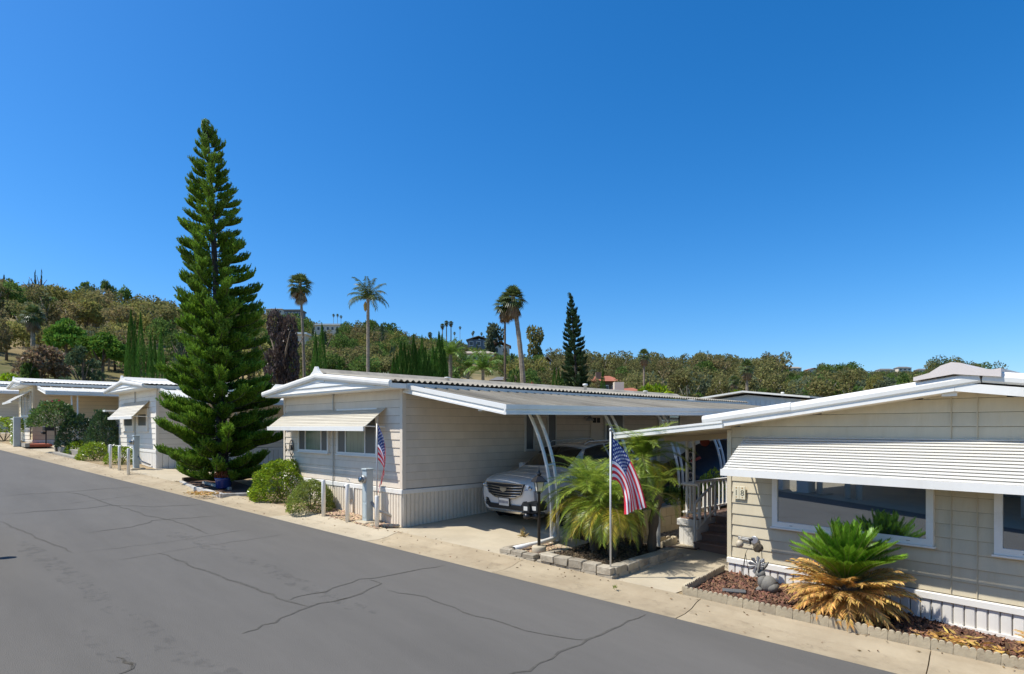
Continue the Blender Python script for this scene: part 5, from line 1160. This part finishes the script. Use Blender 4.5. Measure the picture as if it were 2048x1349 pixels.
# ---------- ornaments at the tan home
def h1w(x, y, z): return h1(x, y, z)
RAB = pbr('cast_stone_grey', (.20, .195, .18), rough=.85, var=.2, vs=9, bump=.4, bs=50)
rb = thing('rabbit_statue', 'grey stone rabbit statue sitting on the bark', 'statue', on_ground(1532, 1184, .07), .2, sc=.95)
def blob(mb, c, r, n=12):
    prof = [(math.sin(t) * 1, -math.cos(t)) for t in np.linspace(.01, math.pi - .01, 9)]
    mb.lathe([(a, b) for a, b in prof], n, Matrix.Translation(c) @ Matrix.Diagonal((r[0], r[1], r[2], 1)))
mb = MB(); blob(mb, (.04, 0, .12), (.13, .11, .135)); blob(mb, (.10, 0, .08), (.10, .12, .09)); blob(mb, (-.05, 0, .16), (.075, .075, .12)); blob(mb, (-.08, 0, .27), (.075, .06, .065)); blob(mb, (-.09, -.05, .03), (.05, .03, .04)); blob(mb, (-.09, .05, .03), (.05, .03, .04)); blob(mb, (.17, 0, .07), (.04, .04, .04))
part('body', mb, RAB, rb, True)
for s in (-1, 1): 
    mb = MB(); blob(mb, (0, 0, 0), (.022, .03, .095)); part('ear', mb, RAB, rb, True, loc=(-.055 + .04 * s, .035 * s, .385), rz=(.25 * s, .35 + .25 * s, 0))
ob = thing('garden_ornament', 'metal tripod ornament with bird and cup shapes by the wall', 'ornament', on_ground(1489, 1166, .07), .2, sc=.72)
mb = MB()
for a in (0, 2.1, 4.2): mb.tube([(.13 * math.cos(a), .11 * math.sin(a), -.02), (.02, 0, .62)], .006, 5)
mb.tube([(.02, 0, .62), (.06, 0, .72), (.2, .02, .77), (.32, .02, .78)], .005, 5); mb.tube([(.34, .02, .75), (.36, .02, .40)], .008, 5); part('stand', mb, BLACK, ob)
mb = MB(); blob(mb, (-.10, 0, .82), (.085, .07, .085), 10); mb.tube([(-.1, 0, .88), (-.06, 0, .98)], .012, 5); mb.tube([(-.03, .0, .84), (.12, .0, .8)], .006, 5); part('bird', mb, pbr('cream_ceramic', (.50, .44, .34), rough=.5), ob, True)
mb = MB().lathe([(.03, -.1), (.085, -.06), (.095, .06), (.06, .09)], 6, Matrix.Translation((.27, .02, .77)) @ Matrix.Rotation(.7, 4, 'Y')); part('bell', mb, pbr('dark_bronze', (.075, .062, .045), rough=.5), ob)
mb = MB(); blob(mb, (.12, .03, .93), (.05, .02, .03), 8); blob(mb, (.11, .03, .87), (.02, .02, .06), 8); part('leaf', mb, BLACK, ob, True)
pw = thing('pinwheel', 'grey striped pinwheel on a stem beside the stone rabbit', 'pinwheel', on_ground(1516, 1172, .07), sc=.75); part('stem', MB().tube([(0, 0, -.02), (0, 0, .5)], .006, 5), GREYM, pw)
PWM = pbr('pinwheel_blade', (.27, .28, .30), rough=.5, objrand=.5)
for k in range(9):
    mb = MB().add([(0, 0, 0), (.05, -.015, .15), (.0, -.02, .19), (-.03, .01, .14)], [(0, 1, 2, 3)]); mb.add([(.0, .006, 0), (.05, -.009, .15), (.0, -.014, .19), (-.03, .016, .14)], [(3, 2, 1, 0)]); part('blade', mb, PWM, pw, loc=(0, -.02, .42), rz=(0, k * .698, .5))
th_ = thing('thermometer', 'long grey wall thermometer shaped like a key on the siding', 'thermometer', h1(.177, -.022, .665), H1.rotation_euler.z)
part('bar', MB().bev(0, .25, -.014, 0, -.022, .03, .005), GREYM, th_); part('dial', MB().lathe([(.07, 0), (.07, .012), (.055, .018)], 20, Matrix.Translation((.28, 0, .0)) @ Matrix.Rotation(math.pi / 2, 4, 'X')), GREYM, th_, True)
part('dial_face', MB().lathe([(.05, .019), (.001, .02)], 18, Matrix.Translation((.28, 0, .0)) @ Matrix.Rotation(math.pi / 2, 4, 'X')), pbr('dial_face', (.24, .25, .30), rough=.3), th_)
part('scale', MB().box(.03, .2, -.0165, -.0145, -.006, .008), LABELW, th_)
nb = thing('house_number_plaque', 'cream house number plaque reading 18 on the tan siding', 'house number', h1(.205, -.03, 1.295), H1.rotation_euler.z)
PLQ = pbr('plaque_cream', (.70, .66, .52), rough=.4); NUM = pbr('number_ink', (.06, .065, .05), rough=.5); OCH = pbr('ochre_paint', (.42, .26, .10), rough=.5)
def text(txt, size, mat, parent, loc, rot, name='lettering'):
    cu = bpy.data.curves.new(name, 'FONT'); cu.body = txt; cu.size = size; cu.align_x = 'CENTER'; cu.extrude = .001; tmp = bpy.data.objects.new(name, cu); COL.objects.link(tmp)
    dg = bpy.context.evaluated_depsgraph_get(); me = bpy.data.meshes.new_from_object(tmp.evaluated_get(dg)); bpy.data.objects.remove(tmp); me.materials.clear(); me.materials.append(mat); return link(name, me, parent, loc, rot)
for i, ch in enumerate('18'):
    tl_ = part('tile', MB().bev(-.052, .05, -.012, 0, 0, .205, .004), PLQ, nb, loc=(-.053 + .105 * i, 0, 0)); text(ch, .125, NUM, tl_, (0, -.0135, .06), (math.pi / 2, 0, 0))
    part('motif', MB().lathe([(.014, .013), (.001, .0135)], 8, Matrix.Translation((.0, 0, .178)) @ Matrix.Rotation(math.pi / 2, 4, 'X')), OCH, tl_); part('motif', MB().lathe([(.012, .013), (.001, .0135)], 8, Matrix.Translation((.0, 0, .03)) @ Matrix.Rotation(math.pi / 2, 4, 'X')), OCH, tl_)
# hanging round thermometer under the porch roof
hg = thing('hanging_sign', 'round red-rimmed sign hanging under the porch roof', 'sign', (-6.2, 11.5, 2.37), .75)
part('rim', MB().lathe([(.075, -.015), (.095, -.015), (.095, .015), (.075, .015)], 20, Matrix.Rotation(math.pi / 2, 4, 'X')), pbr('red_rim', (.22, .045, .035), rough=.5), hg, True); part('face', MB().lathe([(.076, -.004), (.076, .004), (.0, .005)], 20, Matrix.Rotation(math.pi / 2, 4, 'X')), pbr('sign_face', (.40, .24, .2), rough=.5), hg); part('cord', MB().tube([(0, 0, .09), (0, 0, .2)], .006, 5), BLACK, hg)
bk = thing('hanging_basket', 'small white wall basket at the porch railing', 'basket', (-5.02, 11.3, 1.2)); mb = MB()
for z, r in ((0, .08), (.1, .12), (.22, .14)): mb.tube([(r * math.cos(a), r * math.sin(a), z) for a in np.linspace(0, 6.28, 13)], .01, 5)
for a in np.linspace(0, 5.5, 8): mb.tube([(.08 * math.cos(a), .08 * math.sin(a), 0), (.14 * math.cos(a), .14 * math.sin(a), .22)], .007, 4)
part('frame', mb, WHITE2, bk)
gh = single('garden_hose', MB().tube([(-6.6, 10.1, .39), (-6.2, 10.5, .385), (-5.9, 10.62, .365), (-5.95, 10.9, .37), (-5.75, 11.05, .36)], .014, 6), pbr('brown_hose', (.10, .06, .045), rough=.5), 'thin brown garden hose lying on the path by the steps', 'hose', smooth=True)
# number ornament on the beige home
orn = thing('wall_ornament', 'oval wrought iron number ornament on the beige siding', 'house number', (-15.95, 7.385, 2.06)); mb = MB()
mb.tube([(.11 * math.cos(a), -.01, .2 * math.sin(a) + .06) for a in np.linspace(0, 6.28, 19)], .012, 5); mb.tube([(.05 * math.cos(a), -.01, .06 * math.sin(a) - .2) for a in np.linspace(0, 6.28, 11)], .01, 5)
part('ring', mb, BLACK, orn); part('number', MB().box(-.05, .05, -.02, -.008, .0, .13), BLACK, orn)
part('hook', MB().tube([(-.3, -.01, -.05), (-.3, -.03, .08), (-.27, -.03, .1)], .012, 5), BLACK, orn)
# ---------- rocks and gravel before the beige home
scatter('gravel', [(-14.6, 6.62), (-11.0, 6.92), (-10.95, 7.36), (-14.6, 7.36)], 5200, .05, .06, GRAV, .4, asp=(.6, .95))
for i in range(9):
    u = i / 8; s = random.uniform(.75, 1.1); mb = MB(); blob(mb, (0, 0, 0), (.07 * s, .055 * s, .045 * s), 8)
    single('river_stone', mb, GRAV if i % 2 else CONC2, 'rounded river stone in the row at the home corner', 'stone', (-11.25 + .4 * u, 6.95 + .35 * u, grade(-11.1) + .09), random.uniform(0, 3), 'river stones at the home corner', True)
# ---------- base of the tall pine: painted timber kerb, blue pot, purple sign
tk = tag(link('timber_kerb', None), 'white painted kerb boards framing the foot of the tall pine', 'kerb')
def plank(par, p0, p1, h, t, z, mat, name='kerb_board'):
    p0, p1 = Vector(p0), Vector(p1); L = (p1 - p0).length; a = math.atan2(p1.y - p0.y, p1.x - p0.x); x = (p0.x)
    return part(name, MB().bev(0, L, -t / 2, t / 2, 0, h, .01), mat, par, loc=(p0.x, p0.y, grade(p0.x) + z), rz=(0, math.atan(.0475) * math.cos(a), a))
SHGREY = pbr('shade_greyed_board', (.52, .51, .50), rough=.8, var=.2, vs=4, col2=(.25, .22, .18), c2s=3, c2t=.55)  # white boards greyed in colour for the shade under the pine
plank(tk, (-20.25, 5.92, 0), (-18.6, 5.82, 0), .10, .1, .0, SHGREY); plank(tk, (-18.55, 5.82, 0), (-16.95, 5.95, 0), .12, .1, .0, SHGREY); plank(tk, (-16.93, 5.95, 0), (-16.6, 6.9, 0), .12, .1, .0, SHGREY); plank(tk, (-20.3, 5.98, 0), (-20.5, 7.1, 0), .15, .1, .03, pbr('old_wood', (.14, .1, .06), rough=.9)); plank(tk, (-19.6, 6.35, 0), (-17.9, 6.5, 0), .1, .1, .03, SHGREY)
sheet('planting_bed', [(-20.4, 5.95), (-16.95, 5.98), (-16.7, 7.2), (-20.5, 7.3)], .06, MULCHB)
pt = thing('flower_pot', 'glazed blue flower pot with reddish dry plant under the pine', 'pot', on_ground(447, 977, .08)); part('pot', MB().lathe([(.17, 0), (.2, .03), (.21, .22), (.235, .27), (.235, .30), (.2, .30), (.19, .24)], 20), pbr('blue_glaze', (.02, .045, .21), rough=.2, spec=.7), pt, True)
P = unit(160) * np.array([.2, .2, .1]) + np.array([0, 0, .36]); part_ = link('plant', quads_mesh('plant', P, unit(160), .1, .05, leaf('red_dry_leaf', (.28, .085, .03))), pt)
ps = thing('yard_sign', 'small white and purple yard sign under the tall pine', 'sign', on_ground(487, 962, .06), .5); part('panel', MB().box(-.16, .16, -.01, .01, .22, .6), pbr('sign_purple', (.42, .22, .42), rough=.5), ps); part('border', MB().box(.04, .17, -.014, -.0105, .21, .61), WHITE2, ps); part('stake', MB().tube([(0, 0, -.1), (0, 0, .25)], .012, 5), GREYM, ps)
# ---------- things at the far homes
kb = tag(link('timber_kerb', None), 'grey timber kerbs in front of the clipped bushes by the driveway', 'kerb'); OW = pbr('grey_timber', (.34, .32, .28), rough=.9)
plank(kb, (-33.5, 4.75, 0), (-29.8, 5.15, 0), .24, .16, .03, OW); plank(kb, (-31.6, 4.45, 0), (-28.9, 4.75, 0), .12, .16, .03, OW)
wf = thing('white_fence', 'short white board fence with climbing vine at the far left', 'fence', on_ground(33, 893, .06))
for i in range(12): part('board', MB().box(-.16 - i * .17, -.005 - i * .17, -.02, .02, .05, 1.3), WHITE2, wf)
part('pillar', MB().bev(.0, .26, -.13, .13, 0, 1.35, .02), pbr('grey_post', (.50, .53, .50), rough=.7), wf); P = np.stack([-.9 + RNG.normal(size=260) * .16, -.05 - RNG.random(260) * .05, RNG.random(260) * 1.15 + .1], 1); link('vine', quads_mesh('vine', P, unit(260), .1, .06, L_BUSH2), wf)
fb = thing('flower_bed', 'red-mulched flower bed edged in grey beside the white fence', 'flower bed', on_ground(45, 893, .06)); part('kerb', MB().box(-1.2, 1.6, -.08, .08, 0, .16), OW, fb); part('mulch', MB().box(-1.2, 1.6, .085, .9, .0, .12), pbr('red_mulch', (.33, .09, .05), rough=.9, var=.3, vs=8), fb)
rg = thing('white_rail', 'low white pipe rail behind the bollards of the white home', 'rail', on_ground(215, 925, .06)); part('rail', MB().tube([(-.8, .2, .62), (2.2, .5, .62)], .013, 6), WHITE2, rg); part('leg', MB().tube([(-.8, .2, -.05), (-.8, .2, .62)], .025, 6), WHITE2, rg); part('leg', MB().tube([(2.2, .5, -.05), (2.2, .5, .62)], .013, 6), WHITE2, rg)
# ---------- houses on and below the hill
TILE = pbr('terracotta_roof', (.38, .13, .07), rough=.8, var=.15, vs=1); GREYR = pbr('grey_shingle', (.17, .165, .16), rough=.8, var=.15, vs=1); BRWN = pbr('brown_wall', (.16, .115, .085), rough=.8); PALEW = pbr('pale_stucco', (.66, .61, .53), rough=.8, var=.05); BLUEG = pbr('blue_grey_wall', (.14, .16, .20), rough=.7); TANR = pbr('tan_roof', (.36, .31, .25), rough=.8, var=.1, vs=1)
def hill_house(label, px, py, D, wpx, hm, wall, roof, style='gable', nwin=4, yaw=0., dep=9., chim=False):
    p = at_depth(px, py, D); w = wpx / FPX * D; base = terrain(p.x, p.y); t = thing('hillside_house', label, 'house', (p.x, p.y, p.z - hm), math.atan2(RT.y, RT.x) + yaw)
    part('wall', MB().box(-w / 2, w / 2, 0, dep, min(-1., base - (p.z - hm) - 1), hm * .72), wall, t)
    if style == 'flat': part('roof', MB().box(-w / 2 - .5, w / 2 + .5, -.7, dep + .5, hm * .722, hm * .86), roof, t)
    elif style == 'hip': part('roof', MB().add([(-w/2-.8, -.8, hm*.72), (w/2+.8, -.8, hm*.72), (w/2+.8, dep+.8, hm*.72), (-w/2-.8, dep+.8, hm*.72), (-w/2+w*.18, dep/2, hm), (w/2-w*.18, dep/2, hm)], [(0,1,5,4), (1,2,5), (2,3,4,5), (3,0,4), (3,2,1,0)]), roof, t)
    else: part('roof', MB().prism([(-w / 2 - .8, hm * .70), (0, hm), (w / 2 + .8, hm * .70), (w / 2 + .8, hm * .65), (0, hm * .95), (-w / 2 - .8, hm * .65)], -.8, dep + .8), roof, t)
    for i in range(nwin):
        x = -w / 2 + w * (i + .5) / nwin; f = part('window', MB().box(x - w / nwin * .28, x + w / nwin * .28, -.08, -.005, hm * .24, hm * .58), WHITE2, t); part('pane', MB().box(x - w / nwin * .24, x + w / nwin * .24, -.1, -.081, hm * .27, hm * .55), SCREEN, f)
    if chim: part('chimney', MB().box(-w * .42, -w * .42 + .9, 1, 1.9, 0, hm * 1.08), wall, t)
    return t
hill_house('long dark flat-roofed house high on the ridge', 585, 617, 400, 34, 6, BLUEG, GREYR, 'flat', 5)
hill_house('white flat-roofed house on the slope between palm and pine', 651, 645, 380, 56, 6.5, PALEW, WHITE2, 'flat', 6)
hill_house('white house half hidden lower left of the flat-roofed white one', 588, 662, 165, 46, 3.6, PALEW, WHITE2, 'flat', 4)
hill_house('white house on the ridge above the purple-brown tree', 548, 615, 420, 34, 5, PALEW, GREYR, 'hip', 4)
hill_house('grey gabled house on the skyline left of the thin palm', 957, 672, 330, 44, 7, BLUEG, GREYR, 'gable', 3)
hill_house('pale house with terracotta roof right of the grey gable', 1001, 683, 300, 36, 7.5, PALEW, TILE, 'gable', 2, chim=True)
hill_house('long low tan-roofed house below the grey gable', 955, 700, 230, 66, 5, PALEW, TANR, 'hip', 6)
hill_house('brown house with reddish roof right of the lone Norfolk pine', 1213, 748, 105, 46, 4.6, BRWN, TILE, 'hip', 3, chim=True)
hill_house('grey-roofed bungalow low behind the thin palm', 1004, 750, 110, 34, 3.6, BRWN, GREYR, 'hip', 3)
hill_house('white villa with terracotta roof behind the corrugated ridge', 1262, 770, 58, 70, 4.2, PALEW, TILE, 'hip', 3, chim=True)
hill_house('cream house among trees left of the lone Norfolk pine', 1094, 712, 200, 16, 7, PALEW, TANR, 'gable', 1)
hill_house('small white hut roof below the feather palms', 938, 757, 80, 26, 2.8, PALEW, WHITE2, 'flat', 2)
for px, py, w, st in ((1590, 733, 26, 'hip'), (1628, 736, 22, 'gable'), (1540, 733, 16, 'gable')): hill_house('small pale villa on the distant right ridge', px, py, 620, w, 6, PALEW, TILE if st == 'gable' else TANR, st, 3)['group'] = 'villas on the distant right ridge'
for px, py, w in ((1775, 737, 30), (1810, 733, 26), (1850, 737, 24), (1725, 741, 24)): hill_house('tiny dark-roofed house on the far right skyline', px, py, 680, w, 6, PALEW, GREYR, 'hip', 3)['group'] = 'houses on the far right skyline'
hill_house('low grey roof at the far left below the wooded slope', 10, 722, 75, 40, 3.6, PALEW, GREYR, 'gable', 2)

# ---------- litter blown along the gutter and a few weeds in its joints
P_ = []
for i in range(420):
    x = random.uniform(-34, 1.5); d = random.choice((random.gauss(.80, .1), random.uniform(.05, .95))); p = Vector((x, edge_y(x), 0)) + EDN * d; P_.append((p.x, p.y, grade(p.x) + float(np.interp(d, [q[0] for q in PROF], [q[1] for q in PROF])) + .012))
D_ = RNG.normal(size=(420, 3)) * np.array([1, 1, .18]); tag(link('leaf_litter', quads_mesh('leaf_litter', P_, D_, np.array([random.uniform(.02, .06) for _ in range(420)]), .018, leaf('litter_leaf', (.22, .14, .07), island=.6))), kind='stuff')
def weed(label, p, r, n, col):
    return tag(link('weed', quads_mesh('weed', RNG.normal(size=(n, 3)) * r * .25, unit(n) + np.array([0, 0, .7]), r, r * .22, col), None, p), label, 'weed')
WD_ = leaf('dry_weed', (.36, .27, .12)); weed('small dry weed sprouting on the driveway before the palm bed', on_ground(1046, 1072, .12), .12, 40, WD_)
weed('tuft of dry weed at the outer corner of the stone kerb', on_ground(1230, 1176, .05), .05, 24, L_BUSH2)
# ================================================================== vehicles
CARP = pbr('silver_paint', (.76, .76, .76), rough=.25, metal=.05, var=.01, coat=.8); CARB = pbr('dark_blue_paint', (.012, .022, .06), rough=.25, metal=.2, var=.01, coat=.8)
CGL = glassy('car_glass', (.012, .016, .016), .03, .02); CHR = pbr('chrome', (.62, .62, .63), rough=.16, metal=1., var=.01); TYRE = pbr('tyre', (.018, .018, .018), rough=.85); PLAS = pbr('black_plastic', (.02, .02, .021), rough=.55); HLG = glassy('headlamp_glass', (.16, .17, .19), .12)
RIMM = pbr('alloy', (.45, .45, .46), rough=.3, metal=.9, var=.02)
# body sections along y (front = 0): y, half width low, mid, belt, top; z low, mid, belt, top
ST = [(-.02,.58,.66,.60,.50,.34,.58,.84,.90),(.03,.74,.80,.74,.62,.27,.56,.90,.965),(.16,.85,.885,.84,.70,.235,.55,.955,1.02),(.45,.92,.945,.91,.74,.22,.56,1.0,1.075),(.9,.935,.955,.925,.74,.21,.57,1.03,1.115),(1.22,.935,.955,.925,.73,.21,.57,1.045,1.14),
      (1.55,.935,.955,.92,.69,.21,.58,1.06,1.34),(1.98,.935,.955,.92,.625,.21,.58,1.08,1.60),(2.5,.935,.955,.92,.61,.21,.58,1.10,1.665),(3.2,.935,.955,.92,.60,.21,.59,1.12,1.66),(3.9,.93,.95,.91,.58,.22,.60,1.15,1.60),(4.35,.91,.935,.89,.56,.26,.62,1.18,1.50),(4.68,.84,.88,.83,.58,.34,.66,1.13,1.22),(4.80,.70,.78,.72,.60,.42,.66,1.0,1.06)]
def sec(i):
    y, wl, wm, wb, wt, zl, zm, zb, zt = ST[i]
    return [(0, zl), (wl * .8, zl), (wl, zl + .06), (wm, zm), (wm * .995, (zm + zb) / 2 + .03), (wb, zb), (wb * .25 + wt * .75, zb * .25 + zt * .75 - .0), (wt, zt - .03), (wt * .82, zt), (0, zt + .025)]
def loft_pt(y, k, side=1):
    for i in range(len(ST) - 1):
        if ST[i][0] <= y <= ST[i + 1][0]:
            t = (y - ST[i][0]) / (ST[i + 1][0] - ST[i][0]); a, b = sec(i), sec(i + 1); j = int(min(k, 8.999)); f = k - j
            p = [(a[j][c] * (1 - f) + a[j + 1][c] * f) * (1 - t) + (b[j][c] * (1 - f) + b[j + 1][c] * f) * t for c in (0, 1)]; return Vector((side * p[0], y, p[1]))
def suv(label, loc, rz, paint, plate=True, name='parked_car'):
    t = thing(name, label, 'car', loc, rz); mb = MB(); n = len(ST); full = []
    for i in range(n):
        s = sec(i); ring = [(x, ST[i][0], z) for x, z in s] + [(-x, ST[i][0], z) for x, z in s[-2:0:-1]]; full += ring
    m = 18; mb.add(full, [(i*m+k, i*m+(k+1) % m, (i+1)*m+(k+1) % m, (i+1)*m+k) for i in range(n - 1) for k in range(m)] + [tuple(range(m-1, -1, -1)), tuple(range((n-1)*m, n*m))])
    b = part('body', mb, paint, t, True); sm = b.modifiers.new('smooth', 'SUBSURF'); sm.levels = 2; sm.render_levels = 2
    def patch(nm, y0, y1, k0, k1, mat, off=.006, nu=10, nv=5, side=1, yf=None, par=t, both=False):
        g = MB()
        def fn(u, v):
            y = (yf(v, u) if yf else y0 + (y1 - y0) * u); k = k0 + (k1 - k0) * v; p = loft_pt(y, k, side); e = .01
            py, pk = loft_pt(min(y + e, 4.79), k, side) - p, loft_pt(y, min(k + e, 9) if k < 8.9 else k - e, side) - p
            if k >= 8.9: pk = -pk
            nn = py.cross(pk) * (-1 if side > 0 else 1); nn = nn.normalized() if nn.length > 1e-12 else Vector((0, 0, 1))
            if nn.x * side < 0 and abs(nn.x) > .3: nn = -nn
            if nn.z < 0 and k > 5: nn = -nn
            return tuple(p + nn * off)
        g.grid(fn, nu, nv); return part(nm, g, mat, par, True)
    # glazing: windscreen across the top faces, side windows
    g = MB()
    def ws(u, v):
        y = 1.27 + (1.93 - 1.27) * v; k = 7.15; a = loft_pt(y, k, 1); x = (u - .5) * 2; zc = loft_pt(y, 9, 1).z; return (a.x * x * .985, y - .012, a.z + (zc - a.z) * (1 - x * x) + .012)
    g.grid(ws, 14, 8); part('windscreen', g, CGL, t, True)
    for s in (-1, 1):
        w1 = patch('side_window', 1.75, 2.62, 5.18, 6.85, CGL, .012, 10, 5, s, yf=lambda v, u: (1.62 + .36 * v) + (2.68 - (1.62 + .36 * v)) * u); patch('side_window', 2.76, 3.7, 5.18, 6.85, CGL, .012, 8, 5, s); patch('side_window', 3.78, 4.28, 5.3, 6.75, CGL, .012, 6, 5, s, yf=lambda v, u: 3.78 + (4.36 - .3 * v - 3.78) * u)
        part('mirror', MB().bev(-.10, .10, -.09, .05, 0, .15, .03), paint, t, loc=(s * 1.03, 1.62, 1.06)); part('door_seam', MB().box(s * .957 - .003, s * .957 + .003, 1.5, 1.508, .35, 1.05), DARK, t); part('door_seam', MB().box(s * .957 - .003, s * .957 + .003, 2.72, 2.728, .35, 1.05), DARK, t)
        part('roof_rail', MB().tube([(s * .56, 2.05, 1.66), (s * .575, 2.2, 1.72), (s * .57, 3.7, 1.70), (s * .55, 3.9, 1.62)], .016, 6), CHR, t, True)
        # lamps wrap round the corner; slim light blade runs down
        h = MB(); P0 = [(.60, -.005, .80), (.80, .10, .815), (.905, .62, .985), (.83, .50, 1.0), (.72, .12, .915)]
        h.add([(s * x, y - .03, z) for x, y, z in P0] + [(s * (x - .03), y + .04, z) for x, y, z in P0], [(0,1,2,3,4), (0,1,6,5), (1,2,7,6), (2,3,8,7), (3,4,9,8), (4,0,5,9)]); hl = part('headlight', h, HLG, t)
        k = MB(); k.lathe([(.045, 0), (.04, .02), (.0, .03)], 14, Matrix.Translation((s * .73, .015, .855)) @ Matrix.Rotation(math.pi / 2, 4, 'X')); part('lamp_lens', k, CHR, hl, True)
        k = MB(); P1 = [(.80, .075, .80), (.83, .10, .80), (.845, .115, .50), (.815, .09, .50)]; k.add([(s * x, y - .035, z) for x, y, z in P1] + [(s * (x - .01), y + .03, z) for x, y, z in P1], [(0,1,2,3), (0,1,5,4), (1,2,6,5), (2,3,7,6), (3,0,4,7)]); part('light_blade', k, HLG, t)
        v = MB(); P2 = [(.50, -.03, .47), (.56, -.015, .56), (.77, .075, .60), (.79, .085, .42), (.56, -.01, .40)]; v.add([(s * x, y - .022, z) for x, y, z in P2] + [(s * (x - .01), y + .05, z) for x, y, z in P2], [(0,1,2,3,4), (0,1,6,5), (1,2,7,6), (2,3,8,7), (3,4,9,8), (4,0,5,9)]); vo = part('fog_vent', v, PLAS, t)
        for q in range(3): part('vent_bar', MB().tube([(s * .54, -.045, .45 + .045 * q), (s * .77, .045, .46 + .045 * q)], .006, 5), CHR, vo)
        for yw in (.92, 3.72):
            T = Matrix.Translation((s * .83, yw, .36)) @ Matrix.Rotation(s * math.pi / 2, 4, 'Y')
            part('wheel_arch', MB().lathe([(.30, .122), (.425, .122), (.425, .128), (.30, .13)], 28, T), PLAS, t, True)
            wh = part('wheel', MB().lathe([(.22, -.12), (.33, -.12), (.36, -.08), (.36, .11), (.335, .15), (.255, .155), (.25, .12)], 28, T), TYRE, t, True)
            r = MB().lathe([(.25, .10), (.255, .145), (.235, .15), (.23, .11), (.05, .10), (.05, .14), (.0, .145)], 28, T)
            for q in range(7):
                a = q * 6.283 / 7; r.tube([T @ Vector((.04 * math.cos(a), .04 * math.sin(a), .135)), T @ Vector((.24 * math.cos(a), .24 * math.sin(a), .14))], .022, 5)
            part('rim', r, RIMM, wh)
    # shield grille
    gp = [(-.585, .925), (.585, .925), (.50, .70), (.30, .615), (0, .585), (-.30, .615), (-.50, .70)]
    g = part('grille', MB().prism([(x, z) for x, z in gp], -.045, .06), PLAS, t)
    fr = MB(); L = [(x, -.05, z) for x, z in gp]; fr.tube(L + [L[0]], .014, 6); part('grille_frame', fr, CHR, g)
    for i, z in enumerate((.875, .815, .755, .695, .645)):
        hw = .56 if z > .86 else .50 + (z - .70) * .38 if z > .7 else .30 + (z - .615) * 2.2; dz = -.035 * (1 - i * .05)
        part('grille_bar', MB().tube([(-hw, -.055, z), (-hw * .5, -.066, z + dz * .6), (0, -.072, z + dz), (hw * .5, -.066, z + dz * .6), (hw, -.055, z)], .0125, 6), CHR, g, True)
    part('emblem', MB().prism([(-.1, .83), (.1, .83), (.085, .77), (0, .735), (-.085, .77)], -.088, -.074), pbr('crest', (.55, .52, .44), rough=.3, metal=.8), g)
    part('lower_intake', MB().prism([(-.62, .46), (.62, .46), (.50, .36), (-.50, .36)], -.045, .05), PLAS, t); part('skid_plate', MB().prism([(-.52, .33), (.52, .33), (.45, .285), (-.45, .285)], -.035, .08), CHR, t)
    if plate:
        pl = part('licence_plate', MB().bev(-.155, .155, -.075, -.06, .44, .60, .006), LABELW, t); part('plate_frame', MB().box(-.17, .17, -.066, -.046, .43, .61), PLAS, pl)
        k = MB(); random.seed(5)
        for q in range(7): x = -.12 + q * .04; k.box(x - .012, x + .012, -.0765, -.0752, .49, .55)
        part('plate_number', k, pbr('plate_ink', (.10, .11, .2), rough=.5), pl)
    part('wiper', MB().tube([(-.55, 1.27, 1.135), (.05, 1.33, 1.19)], .01, 5), PLAS, t)
    return t
cy = 9.05; cx = -9.40
S1 = suv('silver crossover parked nose out under the carport', (cx, cy, grade(cx) + dz_drive(cx, cy + 1) - .01), 0, CARP); S1.rotation_euler = (.040, .0, 0); S1.scale = (.96, .96, .96)
S2 = suv('dark blue car half hidden by the dark clipped shrub', (-35.6, 6.9, grade(-35.6) + .055), 0, CARB, False)
# car at the near left kerb: its nose just enters the picture
S3 = suv('dark blue car whose shadow just shows at the left edge of the road', (-11.4, -.45, grade(-11.4)), math.radians(90), CARB, False)
# covered car behind the silver one
cvm = pbr('dark_car_cover', (.018, .022, .032), rough=.6, var=.2, vs=2, bump=.6, bs=5)
cv = thing('covered_car', 'car under a dark fabric cover parked behind the silver one', 'car', (-8.85, 14.8, grade(-8.85) + dz_drive(-8.85, 15.5)))
mb = MB(); CS = [(-.05, .7, .55), (.1, .86, .86), (.9, .92, 1.02), (1.5, .93, 1.2), (2.0, .92, 1.46), (3.2, .92, 1.52), (3.9, .9, 1.3), (4.5, .84, 1.0), (4.65, .7, .7)]; v = []
for y, w, h in CS: v += [(-w * 1.04, y, 0), (-w * 1.0, y, h * .5), (-w * .93, y, h * .72), (-w * .62, y, h * .97), (0, y, h), (w * .62, y, h * .97), (w * .93, y, h * .72), (w, y, h * .5), (w * 1.04, y, 0)]
mb.add(v, [(i*9+k, i*9+k+1, (i+1)*9+k+1, (i+1)*9+k) for i in range(len(CS) - 1) for k in range(8)] + [tuple(range(8, -1, -1)), tuple(range(len(v) - 9, len(v)))])
o = part('cover', mb, cvm, cv, True); sm = o.modifiers.new('smooth', 'SUBSURF'); sm.levels = 2; sm.render_levels = 2
part('reflector', MB().bev(-.14, .14, -.02, .0, -.035, .035, .01), pbr('red_reflector', (.45, .10, .08), rough=.4), cv, loc=(.58, .06, 1.0), rz=(.5, -.45, .3))
bt = thing('blue_tarpaulin', 'blue tarpaulin hung at the back of the driveway', 'tarpaulin', (-10.2, 20.4, 2.05), math.radians(45)); part('sheet', MB().grid(lambda u, v: (u * 1.6 - .1, .3 * v + .03 * math.sin(u * 20), .75 * v + .05 * math.sin(u * 7)), 16, 6), pbr('blue_tarp', (.10, .22, .42), rough=.5), bt, True)
